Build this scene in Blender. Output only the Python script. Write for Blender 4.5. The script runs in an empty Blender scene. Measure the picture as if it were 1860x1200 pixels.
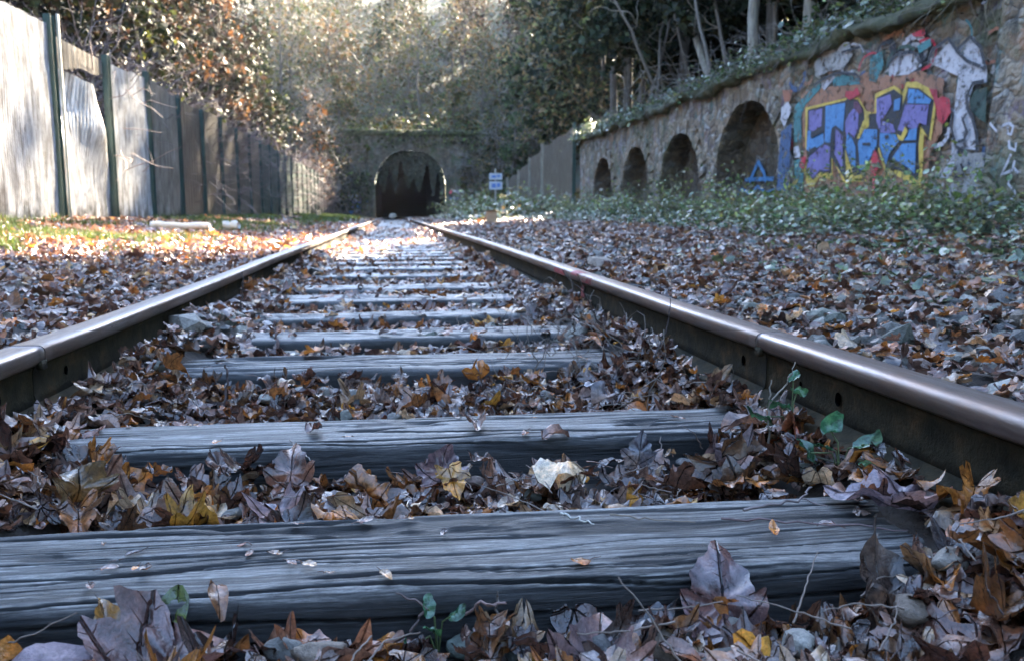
import bpy, math, random
import numpy as np
from mathutils import Vector, Matrix
rng = np.random.default_rng(7)
random.seed(7)
S = bpy.context.scene
COL = S.collection

# ------------------------------------------------------------------ camera
cd = bpy.data.cameras.new("Camera"); cam = bpy.data.objects.new("Camera", cd); COL.objects.link(cam)
cd.sensor_width = 36.0; cd.lens = 29.61; cd.clip_start = 0.02; cd.clip_end = 2000
cam.location = (-0.03, 0.0, 0.41)
cam.rotation_euler = (math.radians(90 - 7.89), 0, math.radians(-7.96))
cd.dof.use_dof = True; cd.dof.focus_distance = 1.3; cd.dof.aperture_fstop = 8.0
S.camera = cam
# ------------------------------------------------------------------ sky + sun
SUN_AZ, SUN_EL = math.radians(27), math.radians(29)
LDIR = np.array([math.sin(SUN_AZ)*math.cos(SUN_EL), math.cos(SUN_AZ)*math.cos(SUN_EL), math.sin(SUN_EL)])
w = bpy.data.worlds.new("World"); S.world = w; w.use_nodes = True
nt = w.node_tree; nt.nodes.clear()
sk = nt.nodes.new('ShaderNodeTexSky'); sk.sky_type = 'NISHITA'; sk.sun_disc = False
sk.sun_elevation = SUN_EL; sk.sun_rotation = SUN_AZ; sk.air_density = 1.0; sk.dust_density = 0.5; sk.ozone_density = 1.8
bg = nt.nodes.new('ShaderNodeBackground'); bg.inputs[1].default_value = 0.07
wo = nt.nodes.new('ShaderNodeOutputWorld')
nt.links.new(sk.outputs[0], bg.inputs[0]); nt.links.new(bg.outputs[0], wo.inputs[0])
sl = bpy.data.lights.new("Sun", 'SUN'); sl.energy = 3.5; sl.angle = math.radians(0.53); sl.color = (1.0, 0.86, 0.66)
so = bpy.data.objects.new("Sun", sl); COL.objects.link(so)
so.rotation_euler = Vector(tuple(LDIR)).to_track_quat('Z', 'Y').to_euler()
S.view_settings.view_transform = 'Standard'; S.view_settings.look = 'None'; S.view_settings.gamma = 1.0
S.view_settings.exposure = 4.75

# ------------------------------------------------------------------ numeric helpers
_P = rng.permutation(256); _P = np.concatenate([_P, _P, _P])
_G = rng.normal(size=(256, 3)); _G /= np.linalg.norm(_G, axis=1)[:, None]
def pn(x, y, z=0.0):
    x, y, z = np.broadcast_arrays(np.asarray(x, float), np.asarray(y, float), np.asarray(z, float))
    xi = np.floor(x).astype(int); yi = np.floor(y).astype(int); zi = np.floor(z).astype(int)
    xf, yf, zf = x-xi, y-yi, z-zi
    u, v, t = [a*a*a*(a*(a*6-15)+10) for a in (xf, yf, zf)]
    r = 0
    for dx in (0, 1):
        for dy in (0, 1):
            for dz in (0, 1):
                h = _P[(_P[(_P[(xi+dx) & 255] + yi+dy) & 255] + zi+dz) & 255]
                g = _G[h]
                d = g[..., 0]*(xf-dx)+g[..., 1]*(yf-dy)+g[..., 2]*(zf-dz)
                r = r + d*(u if dx else 1-u)*(v if dy else 1-v)*(t if dz else 1-t)
    return r*1.6
def fbm(x, y, z=0.0, o=4):
    r = 0; a = 1.0; f = 1.0
    for i in range(o):
        r = r + a*pn(np.asarray(x)*f+i*17.3, np.asarray(y)*f+i*5.1, np.asarray(z)*f); a *= .5; f *= 2.03
    return r
def sm(a, b, x):
    t = np.clip((np.asarray(x, float)-a)/(b-a), 0, 1); return t*t*(3-2*t)

def tag(o, label=None, cat=None, group=None, kind=None):
    if label: o['label'] = label
    if cat: o['category'] = cat
    if group: o['group'] = group
    if kind: o['kind'] = kind
    return o
def empty(name, loc=(0, 0, 0)):
    o = bpy.data.objects.new(name, None); COL.objects.link(o); o.location = loc; o.empty_display_size = .1; return o
def mkmesh(name, V, F, mat, smooth=True, col=None, uv=None, attr=None):
    """V (n,3); F: array (m,k) or list of such arrays; mat material or (list, index array)"""
    me = bpy.data.meshes.new(name)
    V = np.ascontiguousarray(V, dtype=np.float32)
    Fs = F if isinstance(F, list) else [F]
    Fs = [np.asarray(f, dtype=np.int32) for f in Fs if len(f)]
    nl = sum(f.size for f in Fs); nf = sum(len(f) for f in Fs)
    me.vertices.add(len(V)); me.vertices.foreach_set('co', V.ravel())
    me.loops.add(nl); me.polygons.add(nf)
    li = np.concatenate([f.ravel() for f in Fs])
    tot = np.concatenate([np.full(len(f), f.shape[1], np.int32) for f in Fs])
    st = np.concatenate([[0], np.cumsum(tot)[:-1]]).astype(np.int32)
    me.loops.foreach_set('vertex_index', li)
    me.polygons.foreach_set('loop_start', st)
    try: me.polygons.foreach_set('loop_total', tot)
    except Exception: pass
    me.polygons.foreach_set('use_smooth', np.full(nf, smooth, dtype=bool))
    mats = mat if isinstance(mat, (list, tuple)) else [mat]
    for m in mats: me.materials.append(m)
    if col is not None:
        a = me.color_attributes.new('Col', 'FLOAT_COLOR', 'POINT')
        c = np.ones((len(V), 4), np.float32); c[:, :3] = col; a.data.foreach_set('color', c.ravel())
    if uv is not None:
        l = me.uv_layers.new(name='UVMap'); l.data.foreach_set('uv', np.asarray(uv, np.float32)[li].ravel())
    if attr is not None:
        a = me.attributes.new('grain', 'FLOAT', 'POINT'); a.data.foreach_set('value', np.asarray(attr, np.float32))
    me.update(calc_edges=True); me.validate()
    return me
def ob(name, me, parent=None, loc=None):
    o = bpy.data.objects.new(name, me); COL.objects.link(o)
    if parent: o.parent = parent
    if loc is not None: o.location = loc
    return o
def mo(name, V, F, mat, parent=None, **k):
    """mesh object, vertices in world space (parent sits anywhere unrotated)"""
    V = np.asarray(V, float)
    if parent is not None:
        V = V - np.array(parent.location)
        return ob(name, mkmesh(name, V, F, mat, **k), parent)
    c = V.mean(0); c[2] = V[:, 2].min()
    return ob(name, mkmesh(name, V-c, F, mat, **k), None, c)
class Acc:
    def __init__(s): s.V = []; s.F = {}; s.C = []; s.U = []; s.n = 0
    def add(s, V, F, col=None, uv=None):
        V = np.asarray(V, float).reshape(-1, 3)
        for f in (F if isinstance(F, list) else [F]):
            f = np.asarray(f)
            if len(f): s.F.setdefault(f.shape[1], []).append(f+s.n)
        s.V.append(V); s.n += len(V)
        s.C.append(np.broadcast_to(np.array((1, 1, 1) if col is None else col, float), (len(V), 3)))
        s.U.append(np.zeros((len(V), 2)) if uv is None else uv)
    def obj(s, name, mat, parent=None, **k):
        return mo(name, np.concatenate(s.V), [np.concatenate(v) for v in s.F.values()], mat, parent,
                  col=np.concatenate(s.C), uv=np.concatenate(s.U), **k)
BOXF = np.array([(0, 1, 3, 2), (4, 6, 7, 5), (0, 4, 5, 1), (2, 3, 7, 6), (0, 2, 6, 4), (1, 5, 7, 3)])
def box(a, b):
    x0, y0, z0 = a; x1, y1, z1 = b
    return np.array([(x, y, z) for x in (x0, x1) for y in (y0, y1) for z in (z0, z1)], float), BOXF
def bevbox(a, b, r=.01):
    x0, y0, z0 = a; x1, y1, z1 = b; V = []; 
    prof = [(x0+r, y0), (x1-r, y0), (x1, y0+r), (x1, y1-r), (x1-r, y1), (x0+r, y1), (x0, y1-r), (x0, y0+r)]
    cx, cy = (x0+x1)/2, (y0+y1)/2
    for z, s in ((z0, 0), (z1-r, 0), (z1, r)):
        for (x, y) in prof: V.append((x-s*np.sign(x-cx), y-s*np.sign(y-cy), z))
    F = [(k*8+i, k*8+(i+1) % 8, k*8+8+(i+1) % 8, k*8+8+i) for k in range(2) for i in range(8)]
    return np.array(V), [np.array(F), np.array([list(range(16, 24)), list(range(7, -1, -1))])]
def grid_faces(nu, nv):
    i = np.arange(nu-1)[:, None]*nv+np.arange(nv-1)[None]
    return np.stack([i, i+nv, i+nv+1, i+1], -1).reshape(-1, 4)
def tubes(P, R, n=4):
    """P (M,K,3) polylines, R (M,K) radii"""
    P = np.asarray(P, float); R = np.asarray(R, float)
    M, K, _ = P.shape
    T = np.gradient(P, axis=1); T /= np.linalg.norm(T, axis=2, keepdims=True)+1e-9
    ref = np.array([.31, .17, .93]); ref2 = np.array([.9, .2, .1])
    a = np.cross(T, ref); bad = np.linalg.norm(a, axis=2) < .2
    a[bad] = np.cross(T[bad], ref2); a /= np.linalg.norm(a, axis=2, keepdims=True)+1e-9
    b = np.cross(T, a)
    th = np.arange(n)*2*np.pi/n
    V = P[:, :, None]+R[:, :, None, None]*(a[:, :, None]*np.cos(th)[:, None]+b[:, :, None]*np.sin(th)[:, None])
    m = np.arange(M)[:, None, None]*K*n; k = np.arange(K-1)[None, :, None]*n; i = np.arange(n)[None, None]
    i2 = (i+1) % n
    F = np.stack([m+k+i+0*m, m+k+i2, m+k+n+i2, m+k+n+i], -1).reshape(-1, 4)
    return V.reshape(-1, 3), F
def walk(start, d, length, K=7, wob=.25, droop=0.0):
    """random walk polylines from start (M,3), dir d (M,3), length (M,)"""
    M = len(start); P = np.zeros((M, K, 3)); P[:, 0] = start
    d = d/np.linalg.norm(d, axis=1, keepdims=True); L = np.asarray(length)/(K-1)
    for k in range(1, K):
        d = d+rng.normal(0, wob, (M, 3)); d[:, 2] -= droop; d /= np.linalg.norm(d, axis=1, keepdims=True)
        P[:, k] = P[:, k-1]+d*L[:, None]
    return P
def rand_rot(M, tilt):
    """random yaw, then tilt about a random horizontal axis"""
    yaw = rng.uniform(0, 2*np.pi, M); ax = rng.uniform(0, 2*np.pi, M)
    c, s = np.cos(yaw), np.sin(yaw); z = np.zeros(M); o = np.ones(M)
    Rz = np.stack([c, -s, z, s, c, z, z, z, o], -1).reshape(M, 3, 3)
    kx, ky = np.cos(ax), np.sin(ax); ct, st = np.cos(tilt), np.sin(tilt)
    Rt = np.stack([ct+kx*kx*(1-ct), kx*ky*(1-ct), ky*st, kx*ky*(1-ct), ct+ky*ky*(1-ct), -kx*st, -ky*st, kx*st, ct], -1).reshape(M, 3, 3)
    return Rt @ Rz

# ------------------------------------------------------------------ materials
def new_mat(name):
    m = bpy.data.materials.new(name); m.use_nodes = True
    n = m.node_tree.nodes; l = m.node_tree.links
    return m, n, l, n['Principled BSDF'], n['Material Output']
def N(n, t, **k):
    x = n.new(t)
    for a, v in k.items(): setattr(x, a, v)
    return x
def ramp(n, l, src, stops):
    r = n.new('ShaderNodeValToRGB'); e = r.color_ramp.elements
    while len(e) < len(stops): e.new(.5)
    for i, (p, c) in enumerate(stops): e[i].position = p; e[i].color = (*c, 1)
    l.new(src, r.inputs[0]); return r.outputs[0]
def noise(n, l, scale, detail=4, rough=.6, vec=None, mul=None, obj=False):
    tc = n.new('ShaderNodeTexCoord') if vec is None else None
    src = tc.outputs['Object'] if vec is None else vec
    if mul:
        mp = n.new('ShaderNodeMapping'); mp.inputs['Scale'].default_value = mul; l.new(src, mp.inputs[0]); src = mp.outputs[0]
    x = n.new('ShaderNodeTexNoise'); x.inputs['Scale'].default_value = scale; x.inputs['Detail'].default_value = detail
    x.inputs['Roughness'].default_value = rough; l.new(src, x.inputs[0]); return x.outputs[0]
def mixc(n, l, fac, a, b, mode='MIX'):
    x = n.new('ShaderNodeMix'); x.data_type = 'RGBA'; x.blend_type = mode
    for i, v in ((0, fac), (6, a), (7, b)):
        if hasattr(v, 'links') or isinstance(v, bpy.types.NodeSocket): l.new(v, x.inputs[i])
        elif i == 0: x.inputs[0].default_value = v
        else: x.inputs[i].default_value = (*v, 1)
    return x.outputs[2]
def bump(n, l, h, dist, strength=1.0, p=None):
    b = n.new('ShaderNodeBump'); b.inputs['Distance'].default_value = dist; b.inputs['Strength'].default_value = strength
    l.new(h, b.inputs['Height']); 
    if p: l.new(b.outputs[0], p.inputs['Normal'])
    return b.outputs[0]
def mat_simple(name, stops, scale=6, rough=.7, metal=0, bd=.004, bs=None, mul=None, spec=.5):
    m, n, l, p, o = new_mat(name)
    x = noise(n, l, scale, 6, .65, mul=mul)
    l.new(ramp(n, l, x, stops), p.inputs['Base Color'])
    p.inputs['Roughness'].default_value = rough; p.inputs['Metallic'].default_value = metal
    p.inputs['Specular IOR Level'].default_value = spec
    if bd: bump(n, l, noise(n, l, bs or scale*4, 5, .7, mul=mul), bd, 1, p)
    return m
def mat_leaf(name, rough=.38, trans=.3, veins=True, spec=.5, gain=1.0):
    m, n, l, p, o = new_mat(name)
    at = N(n, 'ShaderNodeAttribute', attribute_name='Col')
    c = at.outputs['Color']
    nz = noise(n, l, 38, 5, .75)
    big = noise(n, l, 13, 3, .6)
    fine = noise(n, l, 170, 3, .7)
    c = mixc(n, l, 1.0, c, ramp(n, l, fine, [(.3, (.55, .52, .5)), (.5, (1, 1, 1)), (.7, (1.35, 1.3, 1.25))]), 'MULTIPLY')
    c = mixc(n, l, 1.0, c, ramp(n, l, big, [(.35, (.45, .38, .36)), (.5, (1, 1, 1)), (.65, (1.5, 1.15, .85))]), 'MULTIPLY')
    c = mixc(n, l, 1.0, c, ramp(n, l, nz, [(.28, (.25, .22, .22)), (.48, (.9, .88, .88)), (.72, (1.5, 1.3, 1.1))]), 'MULTIPLY')
    if veins:
        uv = N(n, 'ShaderNodeUVMap'); uv.uv_map = 'UVMap'
        acc = None
        for ang in (0, 52, -52, 100, -100):
            mp = n.new('ShaderNodeMapping'); mp.inputs['Rotation'].default_value = (0, 0, math.radians(ang))
            l.new(uv.outputs[0], mp.inputs[0])
            sp = n.new('ShaderNodeSeparateXYZ'); l.new(mp.outputs[0], sp.inputs[0])
            ab = N(n, 'ShaderNodeMath', operation='ABSOLUTE'); l.new(sp.outputs[0], ab.inputs[0])
            # side veins: repeat along the rib, slanted
            ma = N(n, 'ShaderNodeMath', operation='MULTIPLY_ADD'); l.new(ab.outputs[0], ma.inputs[0]); ma.inputs[1].default_value = -.8; l.new(sp.outputs[1], ma.inputs[2])
            mu = N(n, 'ShaderNodeMath', operation='PINGPONG'); l.new(ma.outputs[0], mu.inputs[0]); mu.inputs[1].default_value = .07
            m3 = N(n, 'ShaderNodeMath', operation='ADD'); l.new(mu.outputs[0], m3.inputs[0]); m3.inputs[1].default_value = .006
            # only near own rib
            far = N(n, 'ShaderNodeMath', operation='MULTIPLY_ADD'); l.new(ab.outputs[0], far.inputs[0]); far.inputs[1].default_value = .12; l.new(m3.outputs[0], far.inputs[2])
            mn = N(n, 'ShaderNodeMath', operation='MINIMUM'); l.new(ab.outputs[0], mn.inputs[0]); l.new(far.outputs[0], mn.inputs[1])
            gt = N(n, 'ShaderNodeMath', operation='GREATER_THAN'); l.new(sp.outputs[1], gt.inputs[0]); gt.inputs[1].default_value = -.01
            iv = N(n, 'ShaderNodeMath', operation='SUBTRACT'); iv.inputs[0].default_value = 1; l.new(gt.outputs[0], iv.inputs[1])
            ad = N(n, 'ShaderNodeMath', operation='ADD'); l.new(mn.outputs[0], ad.inputs[0]); l.new(iv.outputs[0], ad.inputs[1])
            if acc is None: acc = ad.outputs[0]
            else:
                m2 = N(n, 'ShaderNodeMath', operation='MINIMUM'); l.new(acc, m2.inputs[0]); l.new(ad.outputs[0], m2.inputs[1]); acc = m2.outputs[0]
        v = N(n, 'ShaderNodeMapRange'); v.inputs[1].default_value = .001; v.inputs[2].default_value = .016; v.inputs[3].default_value = 0; v.inputs[4].default_value = 1
        l.new(acc, v.inputs[0])
        c = mixc(n, l, v.outputs[0], mixc(n, l, 1.0, c, (.30, .26, .25), 'MULTIPLY'), c)
        mm = N(n, 'ShaderNodeMath', operation='MULTIPLY_ADD'); l.new(nz, mm.inputs[0]); mm.inputs[1].default_value = .5; l.new(v.outputs[0], mm.inputs[2])
        bump(n, l, mm.outputs[0], .0065, 1.0, p)
    else:
        bump(n, l, nz, .004, .9, p)
    l.new(c, p.inputs['Base Color']); p.inputs['Roughness'].default_value = rough; p.inputs['Specular IOR Level'].default_value = spec
    tr = n.new('ShaderNodeBsdfTranslucent'); l.new(c, tr.inputs[0])
    mx = n.new('ShaderNodeMixShader'); mx.inputs[0].default_value = trans
    l.new(p.outputs[0], mx.inputs[1]); l.new(tr.outputs[0], mx.inputs[2]); l.new(mx.outputs[0], o.inputs[0])
    return m
M = {}
M['leaf'] = mat_leaf('dead_leaf', .24, .22, True, .9)
M['litter'] = mat_leaf('litter_leaf', .28, .25, False, .9)
M['green'] = mat_leaf('green_leaf', .25, .25, False, .9)
M['foliage'] = mat_leaf('foliage', .65, .14, False, .15)
def mat_col(name, rough, bs, bd, spec=.5, nscale=30):
    m, n, l, p, o = new_mat(name)
    at = N(n, 'ShaderNodeAttribute', attribute_name='Col')
    x = noise(n, l, nscale, 6, .7)
    l.new(mixc(n, l, 1.0, at.outputs['Color'], ramp(n, l, x, [(.3, (.5, .5, .5)), (.55, (1, 1, 1)), (.75, (1.4, 1.4, 1.35))]), 'MULTIPLY'), p.inputs['Base Color'])
    p.inputs['Roughness'].default_value = rough; p.inputs['Specular IOR Level'].default_value = spec
    bump(n, l, noise(n, l, bs, 5, .7), bd, 1, p); return m
M['stone'] = mat_col('ballast_stone', .6, 70, .008, .4, 110)
M['twig'] = mat_col('twig_bark', .7, 200, .001)
M['bark'] = mat_simple('bark', [(.3, (.035, .028, .022)), (.6, (.10, .085, .07)), (.8, (.17, .16, .13))], 5, .9, bd=.03, bs=9, mul=(3, 3, .6))
M['palebark'] = mat_simple('pale_bark', [(.3, (.12, .10, .08)), (.6, (.26, .24, .19)), (.8, (.34, .33, .27))], 8, .85, bd=.01, mul=(2, 2, .4))
M['soil'] = mat_simple('soil', [(.3, (.022, .017, .014)), (.5, (.06, .045, .035)), (.7, (.11, .09, .075))], 9, .9, bd=.02, bs=40)
M['bank'] = mat_simple('bank_soil', [(.25, (.02, .02, .014)), (.45, (.055, .045, .03)), (.6, (.04, .055, .022)), (.8, (.10, .08, .05))], 1.2, .95, bd=.1, bs=4)
def mat_wood():
    m, n, l, p, o = new_mat('weathered_timber')
    at = N(n, 'ShaderNodeAttribute', attribute_name='grain')
    x = noise(n, l, 9, 8, .75, mul=(.35, 9, 9))
    y = noise(n, l, 3, 4, .6, mul=(.8, 3, 3))
    add = N(n, 'ShaderNodeMath', operation='MULTIPLY_ADD'); l.new(x, add.inputs[0]); add.inputs[1].default_value = .55; l.new(at.outputs['Fac'], add.inputs[2])
    c = ramp(n, l, add.outputs[0], [(.30, (.0006, .0006, .0006)), (.56, (.008, .0075, .007)), (.82, (.042, .040, .037)), (1.0, (.20, .19, .175))])
    c = mixc(n, l, .5, c, ramp(n, l, y, [(.3, (.55, .5, .48)), (.6, (1, 1, 1)), (.8, (1.35, 1.28, 1.2))]), 'MULTIPLY')
    fg = noise(n, l, 30, 6, .8, mul=(1.2, 9, 9))
    c = mixc(n, l, 1.0, c, ramp(n, l, fg, [(.34, (.12, .12, .12)), (.5, (.95, .95, .95)), (.64, (2.0, 2.0, 2.0))]), 'MULTIPLY')
    l.new(c, p.inputs['Base Color'])
    l.new(ramp(n, l, y, [(.3, (.28, .28, .28)), (.7, (.48, .48, .48))]), p.inputs['Roughness'])
    p.inputs['Specular IOR Level'].default_value = .6
    bump(n, l, noise(n, l, 22, 8, .8, mul=(.25, 10, 10)), .0045, 1, p)
    return m
M['wood'] = mat_wood()
def mat_steel():
    m, n, l, p, o = new_mat('worn_rail_steel')
    x = noise(n, l, 4, 6, .7, mul=(6, .5, 6)); y = noise(n, l, 14, 5, .7)
    c = ramp(n, l, x, [(.25, (.09, .06, .045)), (.5, (.18, .14, .12)), (.7, (.29, .25, .235))])
    c = mixc(n, l, ramp(n, l, y, [(.45, (0, 0, 0)), (.7, (.4, .4, .4))]), c, (.22, .13, .085))
    l.new(c, p.inputs['Base Color']); p.inputs['Metallic'].default_value = .75
    l.new(ramp(n, l, x, [(.3, (.50, .50, .50)), (.7, (.27, .27, .27))]), p.inputs['Roughness'])
    bump(n, l, noise(n, l, 40, 8, .85, mul=(3, .8, 3)), .0007, 1, p); return m
M['steel'] = mat_steel()
M['rust'] = mat_simple('rail_web_rust', [(.3, (.009, .007, .003)), (.5, (.026, .020, .009)), (.62, (.05, .032, .014)), (.75, (.11, .055, .025))], 16, .9, bd=.006, bs=60, spec=.25)
M['dark'] = mat_simple('void_shade', [(.3, (.0012, .0012, .0014)), (.8, (.003, .003, .003))], 5, 1, bd=0, spec=0)  # near-black colour carries the shade inside the tunnel and bolt holes
M['post'] = mat_simple('green_post_paint', [(.3, (.008, .022, .018)), (.6, (.016, .045, .036)), (.8, (.05, .05, .035))], 5, .5, bd=.002)
M['galv'] = mat_simple('galvanised', [(.3, (.25, .24, .22)), (.8, (.5, .48, .45))], 8, .45, .5, bd=.001)
def mat_panel(name, stops, dirt):
    m, n, l, p, o = new_mat(name)
    x = noise(n, l, 2.2, 7, .7, mul=(1, 2.5, .9)); y = noise(n, l, 5, 5, .7, mul=(1, 3, .35))
    c = ramp(n, l, x, stops)
    tc = n.new('ShaderNodeTexCoord'); sp = n.new('ShaderNodeSeparateXYZ'); l.new(tc.outputs['Object'], sp.inputs[0])
    c = mixc(n, l, ramp(n, l, y, [(.45, (0, 0, 0)), (.62, (dirt, dirt, dirt))]), c, (.09, .07, .05))
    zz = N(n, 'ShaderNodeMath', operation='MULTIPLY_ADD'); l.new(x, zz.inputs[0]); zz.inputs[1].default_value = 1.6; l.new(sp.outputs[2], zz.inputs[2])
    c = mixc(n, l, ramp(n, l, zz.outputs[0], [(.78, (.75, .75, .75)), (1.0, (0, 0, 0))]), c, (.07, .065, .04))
    l.new(c, p.inputs['Base Color']); p.inputs['Roughness'].default_value = .4
    bump(n, l, noise(n, l, 12, 5, .7), .004, 1, p); return m
M['panel0'] = mat_panel('pale_sheet', [(.35, (.25, .245, .235)), (.6, (.55, .55, .545))], .7)
M['panel1'] = mat_panel('stained_sheet', [(.3, (.14, .11, .08)), (.55, (.27, .24, .20)), (.75, (.45, .43, .39))], .8)
M['panel2'] = mat_panel('brown_sheet', [(.3, (.03, .023, .018)), (.55, (.10, .09, .075)), (.75, (.22, .20, .175))], .7)
M['panel3'] = mat_panel('green_sheet', [(.3, (.012, .024, .02)), (.55, (.045, .075, .062)), (.75, (.14, .16, .165))], .4)
def mat_wall(name, moss=.5, dark=1.0, paint=0):
    m, n, l, p, o = new_mat(name)
    tc = n.new('ShaderNodeTexCoord')
    dn = n.new('ShaderNodeTexNoise'); dn.inputs['Scale'].default_value = 3; dn.inputs['Detail'].default_value = 4; l.new(tc.outputs['Object'], dn.inputs[0])
    va = N(n, 'ShaderNodeVectorMath', operation='MULTIPLY_ADD'); l.new(dn.outputs['Color'], va.inputs[0]); va.inputs[1].default_value = (.35, .35, .35); l.new(tc.outputs['Object'], va.inputs[2])
    vm = n.new('ShaderNodeMapping'); vm.inputs['Scale'].default_value = (1, .8, 1.35); l.new(va.outputs[0], vm.inputs[0])
    vo = N(n, 'ShaderNodeTexVoronoi', feature='F1'); vo.inputs['Scale'].default_value = 5.5; l.new(vm.outputs[0], vo.inputs[0])
    ve = N(n, 'ShaderNodeTexVoronoi', feature='DISTANCE_TO_EDGE'); ve.inputs['Scale'].default_value = 5.5; l.new(vm.outputs[0], ve.inputs[0])
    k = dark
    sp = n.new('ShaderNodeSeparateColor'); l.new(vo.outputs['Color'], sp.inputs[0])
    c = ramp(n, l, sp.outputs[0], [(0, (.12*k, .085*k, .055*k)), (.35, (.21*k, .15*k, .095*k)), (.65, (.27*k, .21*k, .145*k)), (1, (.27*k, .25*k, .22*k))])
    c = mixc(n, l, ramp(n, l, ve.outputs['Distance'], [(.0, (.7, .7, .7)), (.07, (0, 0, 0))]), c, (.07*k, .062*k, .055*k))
    x = noise(n, l, 1.4, 7, .75)
    c = mixc(n, l, ramp(n, l, x, [(.48, (0, 0, 0)), (.62, (moss, moss, moss))]), c, (.05, .07, .025))
    if paint:
        for sc, off, pc in ((1.7, 3, (.30, .28, .30)), (2.3, 9, (.14, .10, .20)), (2.0, 15, (.25, .10, .04)), (2.6, 21, (.03, .14, .15))):
            mp2 = n.new('ShaderNodeMapping'); mp2.inputs['Location'].default_value = (off, off*1.7, off*.3); l.new(tc.outputs['Object'], mp2.inputs[0])
            c = mixc(n, l, ramp(n, l, noise(n, l, sc, 6, .7, vec=mp2.outputs[0]), [(.57, (0, 0, 0)), (.66, (paint, paint, paint))]), c, pc)
    y = noise(n, l, 3.2, 6, .75, mul=(1, 1.6, .5))
    c = mixc(n, l, ramp(n, l, y, [(.5, (0, 0, 0)), (.64, (.85, .85, .85))]), c, (.03, .026, .024))
    l.new(c, p.inputs['Base Color']); p.inputs['Roughness'].default_value = .85
    h = N(n, 'ShaderNodeMath', operation='MULTIPLY_ADD'); l.new(x, h.inputs[0]); h.inputs[1].default_value = 1.6; l.new(ve.outputs['Distance'], h.inputs[2])
    bump(n, l, h.outputs[0], .08, 1, p); return m
M['wall'] = mat_wall('rubble_stone', .75, 1.05, .6)
M['ring'] = mat_wall('arch_stone', .6, 1.1)
M['niche'] = mat_wall('niche_stone_shade', .2, .5)  # wall stone darkened, the recess shade is put into its colour
M['portal'] = mat_wall('portal_stone', .9, .55)
M['moss'] = mat_simple('mossy_coping', [(.3, (.015, .017, .008)), (.5, (.05, .052, .02)), (.7, (.10, .09, .06))], 5, .95, bd=.03, bs=14)
def mat_paint(name, c, wear=.35):
    m, n, l, p, o = new_mat('paint_'+name)
    x = noise(n, l, 9, 8, .8); y = noise(n, l, 2.5, 5, .7)
    cc = mixc(n, l, 1.0, c, ramp(n, l, y, [(.3, (.6, .6, .6)), (.5, (1, 1, 1)), (.7, (1.2, 1.2, 1.2))]), 'MULTIPLY')
    l.new(cc, p.inputs['Base Color']); p.inputs['Roughness'].default_value = .6
    bump(n, l, noise(n, l, 14, 6, .75), .02, 1, p)
    t = n.new('ShaderNodeBsdfTransparent'); mx = n.new('ShaderNodeMixShader')
    l.new(ramp(n, l, x, [(wear-.03, (1, 1, 1)), (wear+.05, (0, 0, 0))]), mx.inputs[0]); l.new(t.outputs[0], mx.inputs[1]); l.new(p.outputs[0], mx.inputs[2])
    # flaked paint: the stone shows where the film is gone
    inv = mx.inputs[0].links[0].from_socket; l.new(inv, mx.inputs[0]); l.new(p.outputs[0], mx.inputs[1]); l.new(t.outputs[0], mx.inputs[2])
    l.new(mx.outputs[0], o.inputs[0]); return m
PC = dict(rust=(.27, .12, .06), white=(.42, .40, .42), teal=(.035, .16, .17), navy=(.03, .07, .16), brick=(.28, .10, .05), green=(.02, .05, .035),
          grey=(.26, .25, .24), red=(.38, .015, .03), yellow=(.50, .35, .05), black=(.012, .011, .016), purple=(.14, .115, .29), blue=(.055, .18, .38),
          maroon=(.09, .02, .05), pink=(.75, .09, .12))
PM = {k: mat_paint(k, v, .44 if k == 'rust' else .44 if k in ('grey', 'teal', 'white', 'navy') else .40) for k, v in PC.items()}

# ------------------------------------------------------------------ sun gaps: where daylight reaches the ground between the crowns
def sun_gap(P):
    """True for foliage points whose shade would fall on the places the sun reaches in this valley"""
    g = np.zeros(len(P), bool)
    t = (P[:, 2]-.2)/LDIR[2]; q = P-LDIR*t[:, None]; ok = t > 0
    nz = fbm(q[:, 0]*1.6, q[:, 1]*.8, 3.3, 3)*.35
    for cx, cy, rx, ry in ((-2.6, 7.3, 1.9, 2.9), (-.55, 10.8, .8, 3.4), (.5, 13, .6, 1.6), (-.7, 8.2, .4, 1.3), (4.4, 26, 2.3, 3.6), (2.4, 21.5, 2.2, 2.2), (-.7, 22, .5, 5), (.8, 17, .35, 3), (-3.0, 18, 1.0, 1.6)):
        d = ((q[:, 0]-cx)/rx)**2+((q[:, 1]-cy)/ry)**2
        g |= ok & (d+nz*1.2 < 1)
    t = (P[:, 0]+4.1)/LDIR[0]; q = P-LDIR*t[:, None]
    nz = fbm(q[:, 1]*.9, q[:, 2]*1.2, 7.7, 3)
    g |= (t > 0) & (q[:, 1] > 7) & (q[:, 1] < 14.6+nz*2) & (q[:, 2] > .1) & (q[:, 2] < 3.2) & (nz < .55)
    t = (P[:, 1]-60)/LDIR[1]; q = P-LDIR*t[:, None]
    g |= (t > 0) & (q[:, 0] > -2.3) & (q[:, 0] < 2.2) & (q[:, 2] > 5.2) & (q[:, 2] < 6.8)
    g |= (t > 0) & (abs(q[:, 0]+4.1) < .5) & (q[:, 2] > 0) & (q[:, 2] < 3)
    return g

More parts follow.
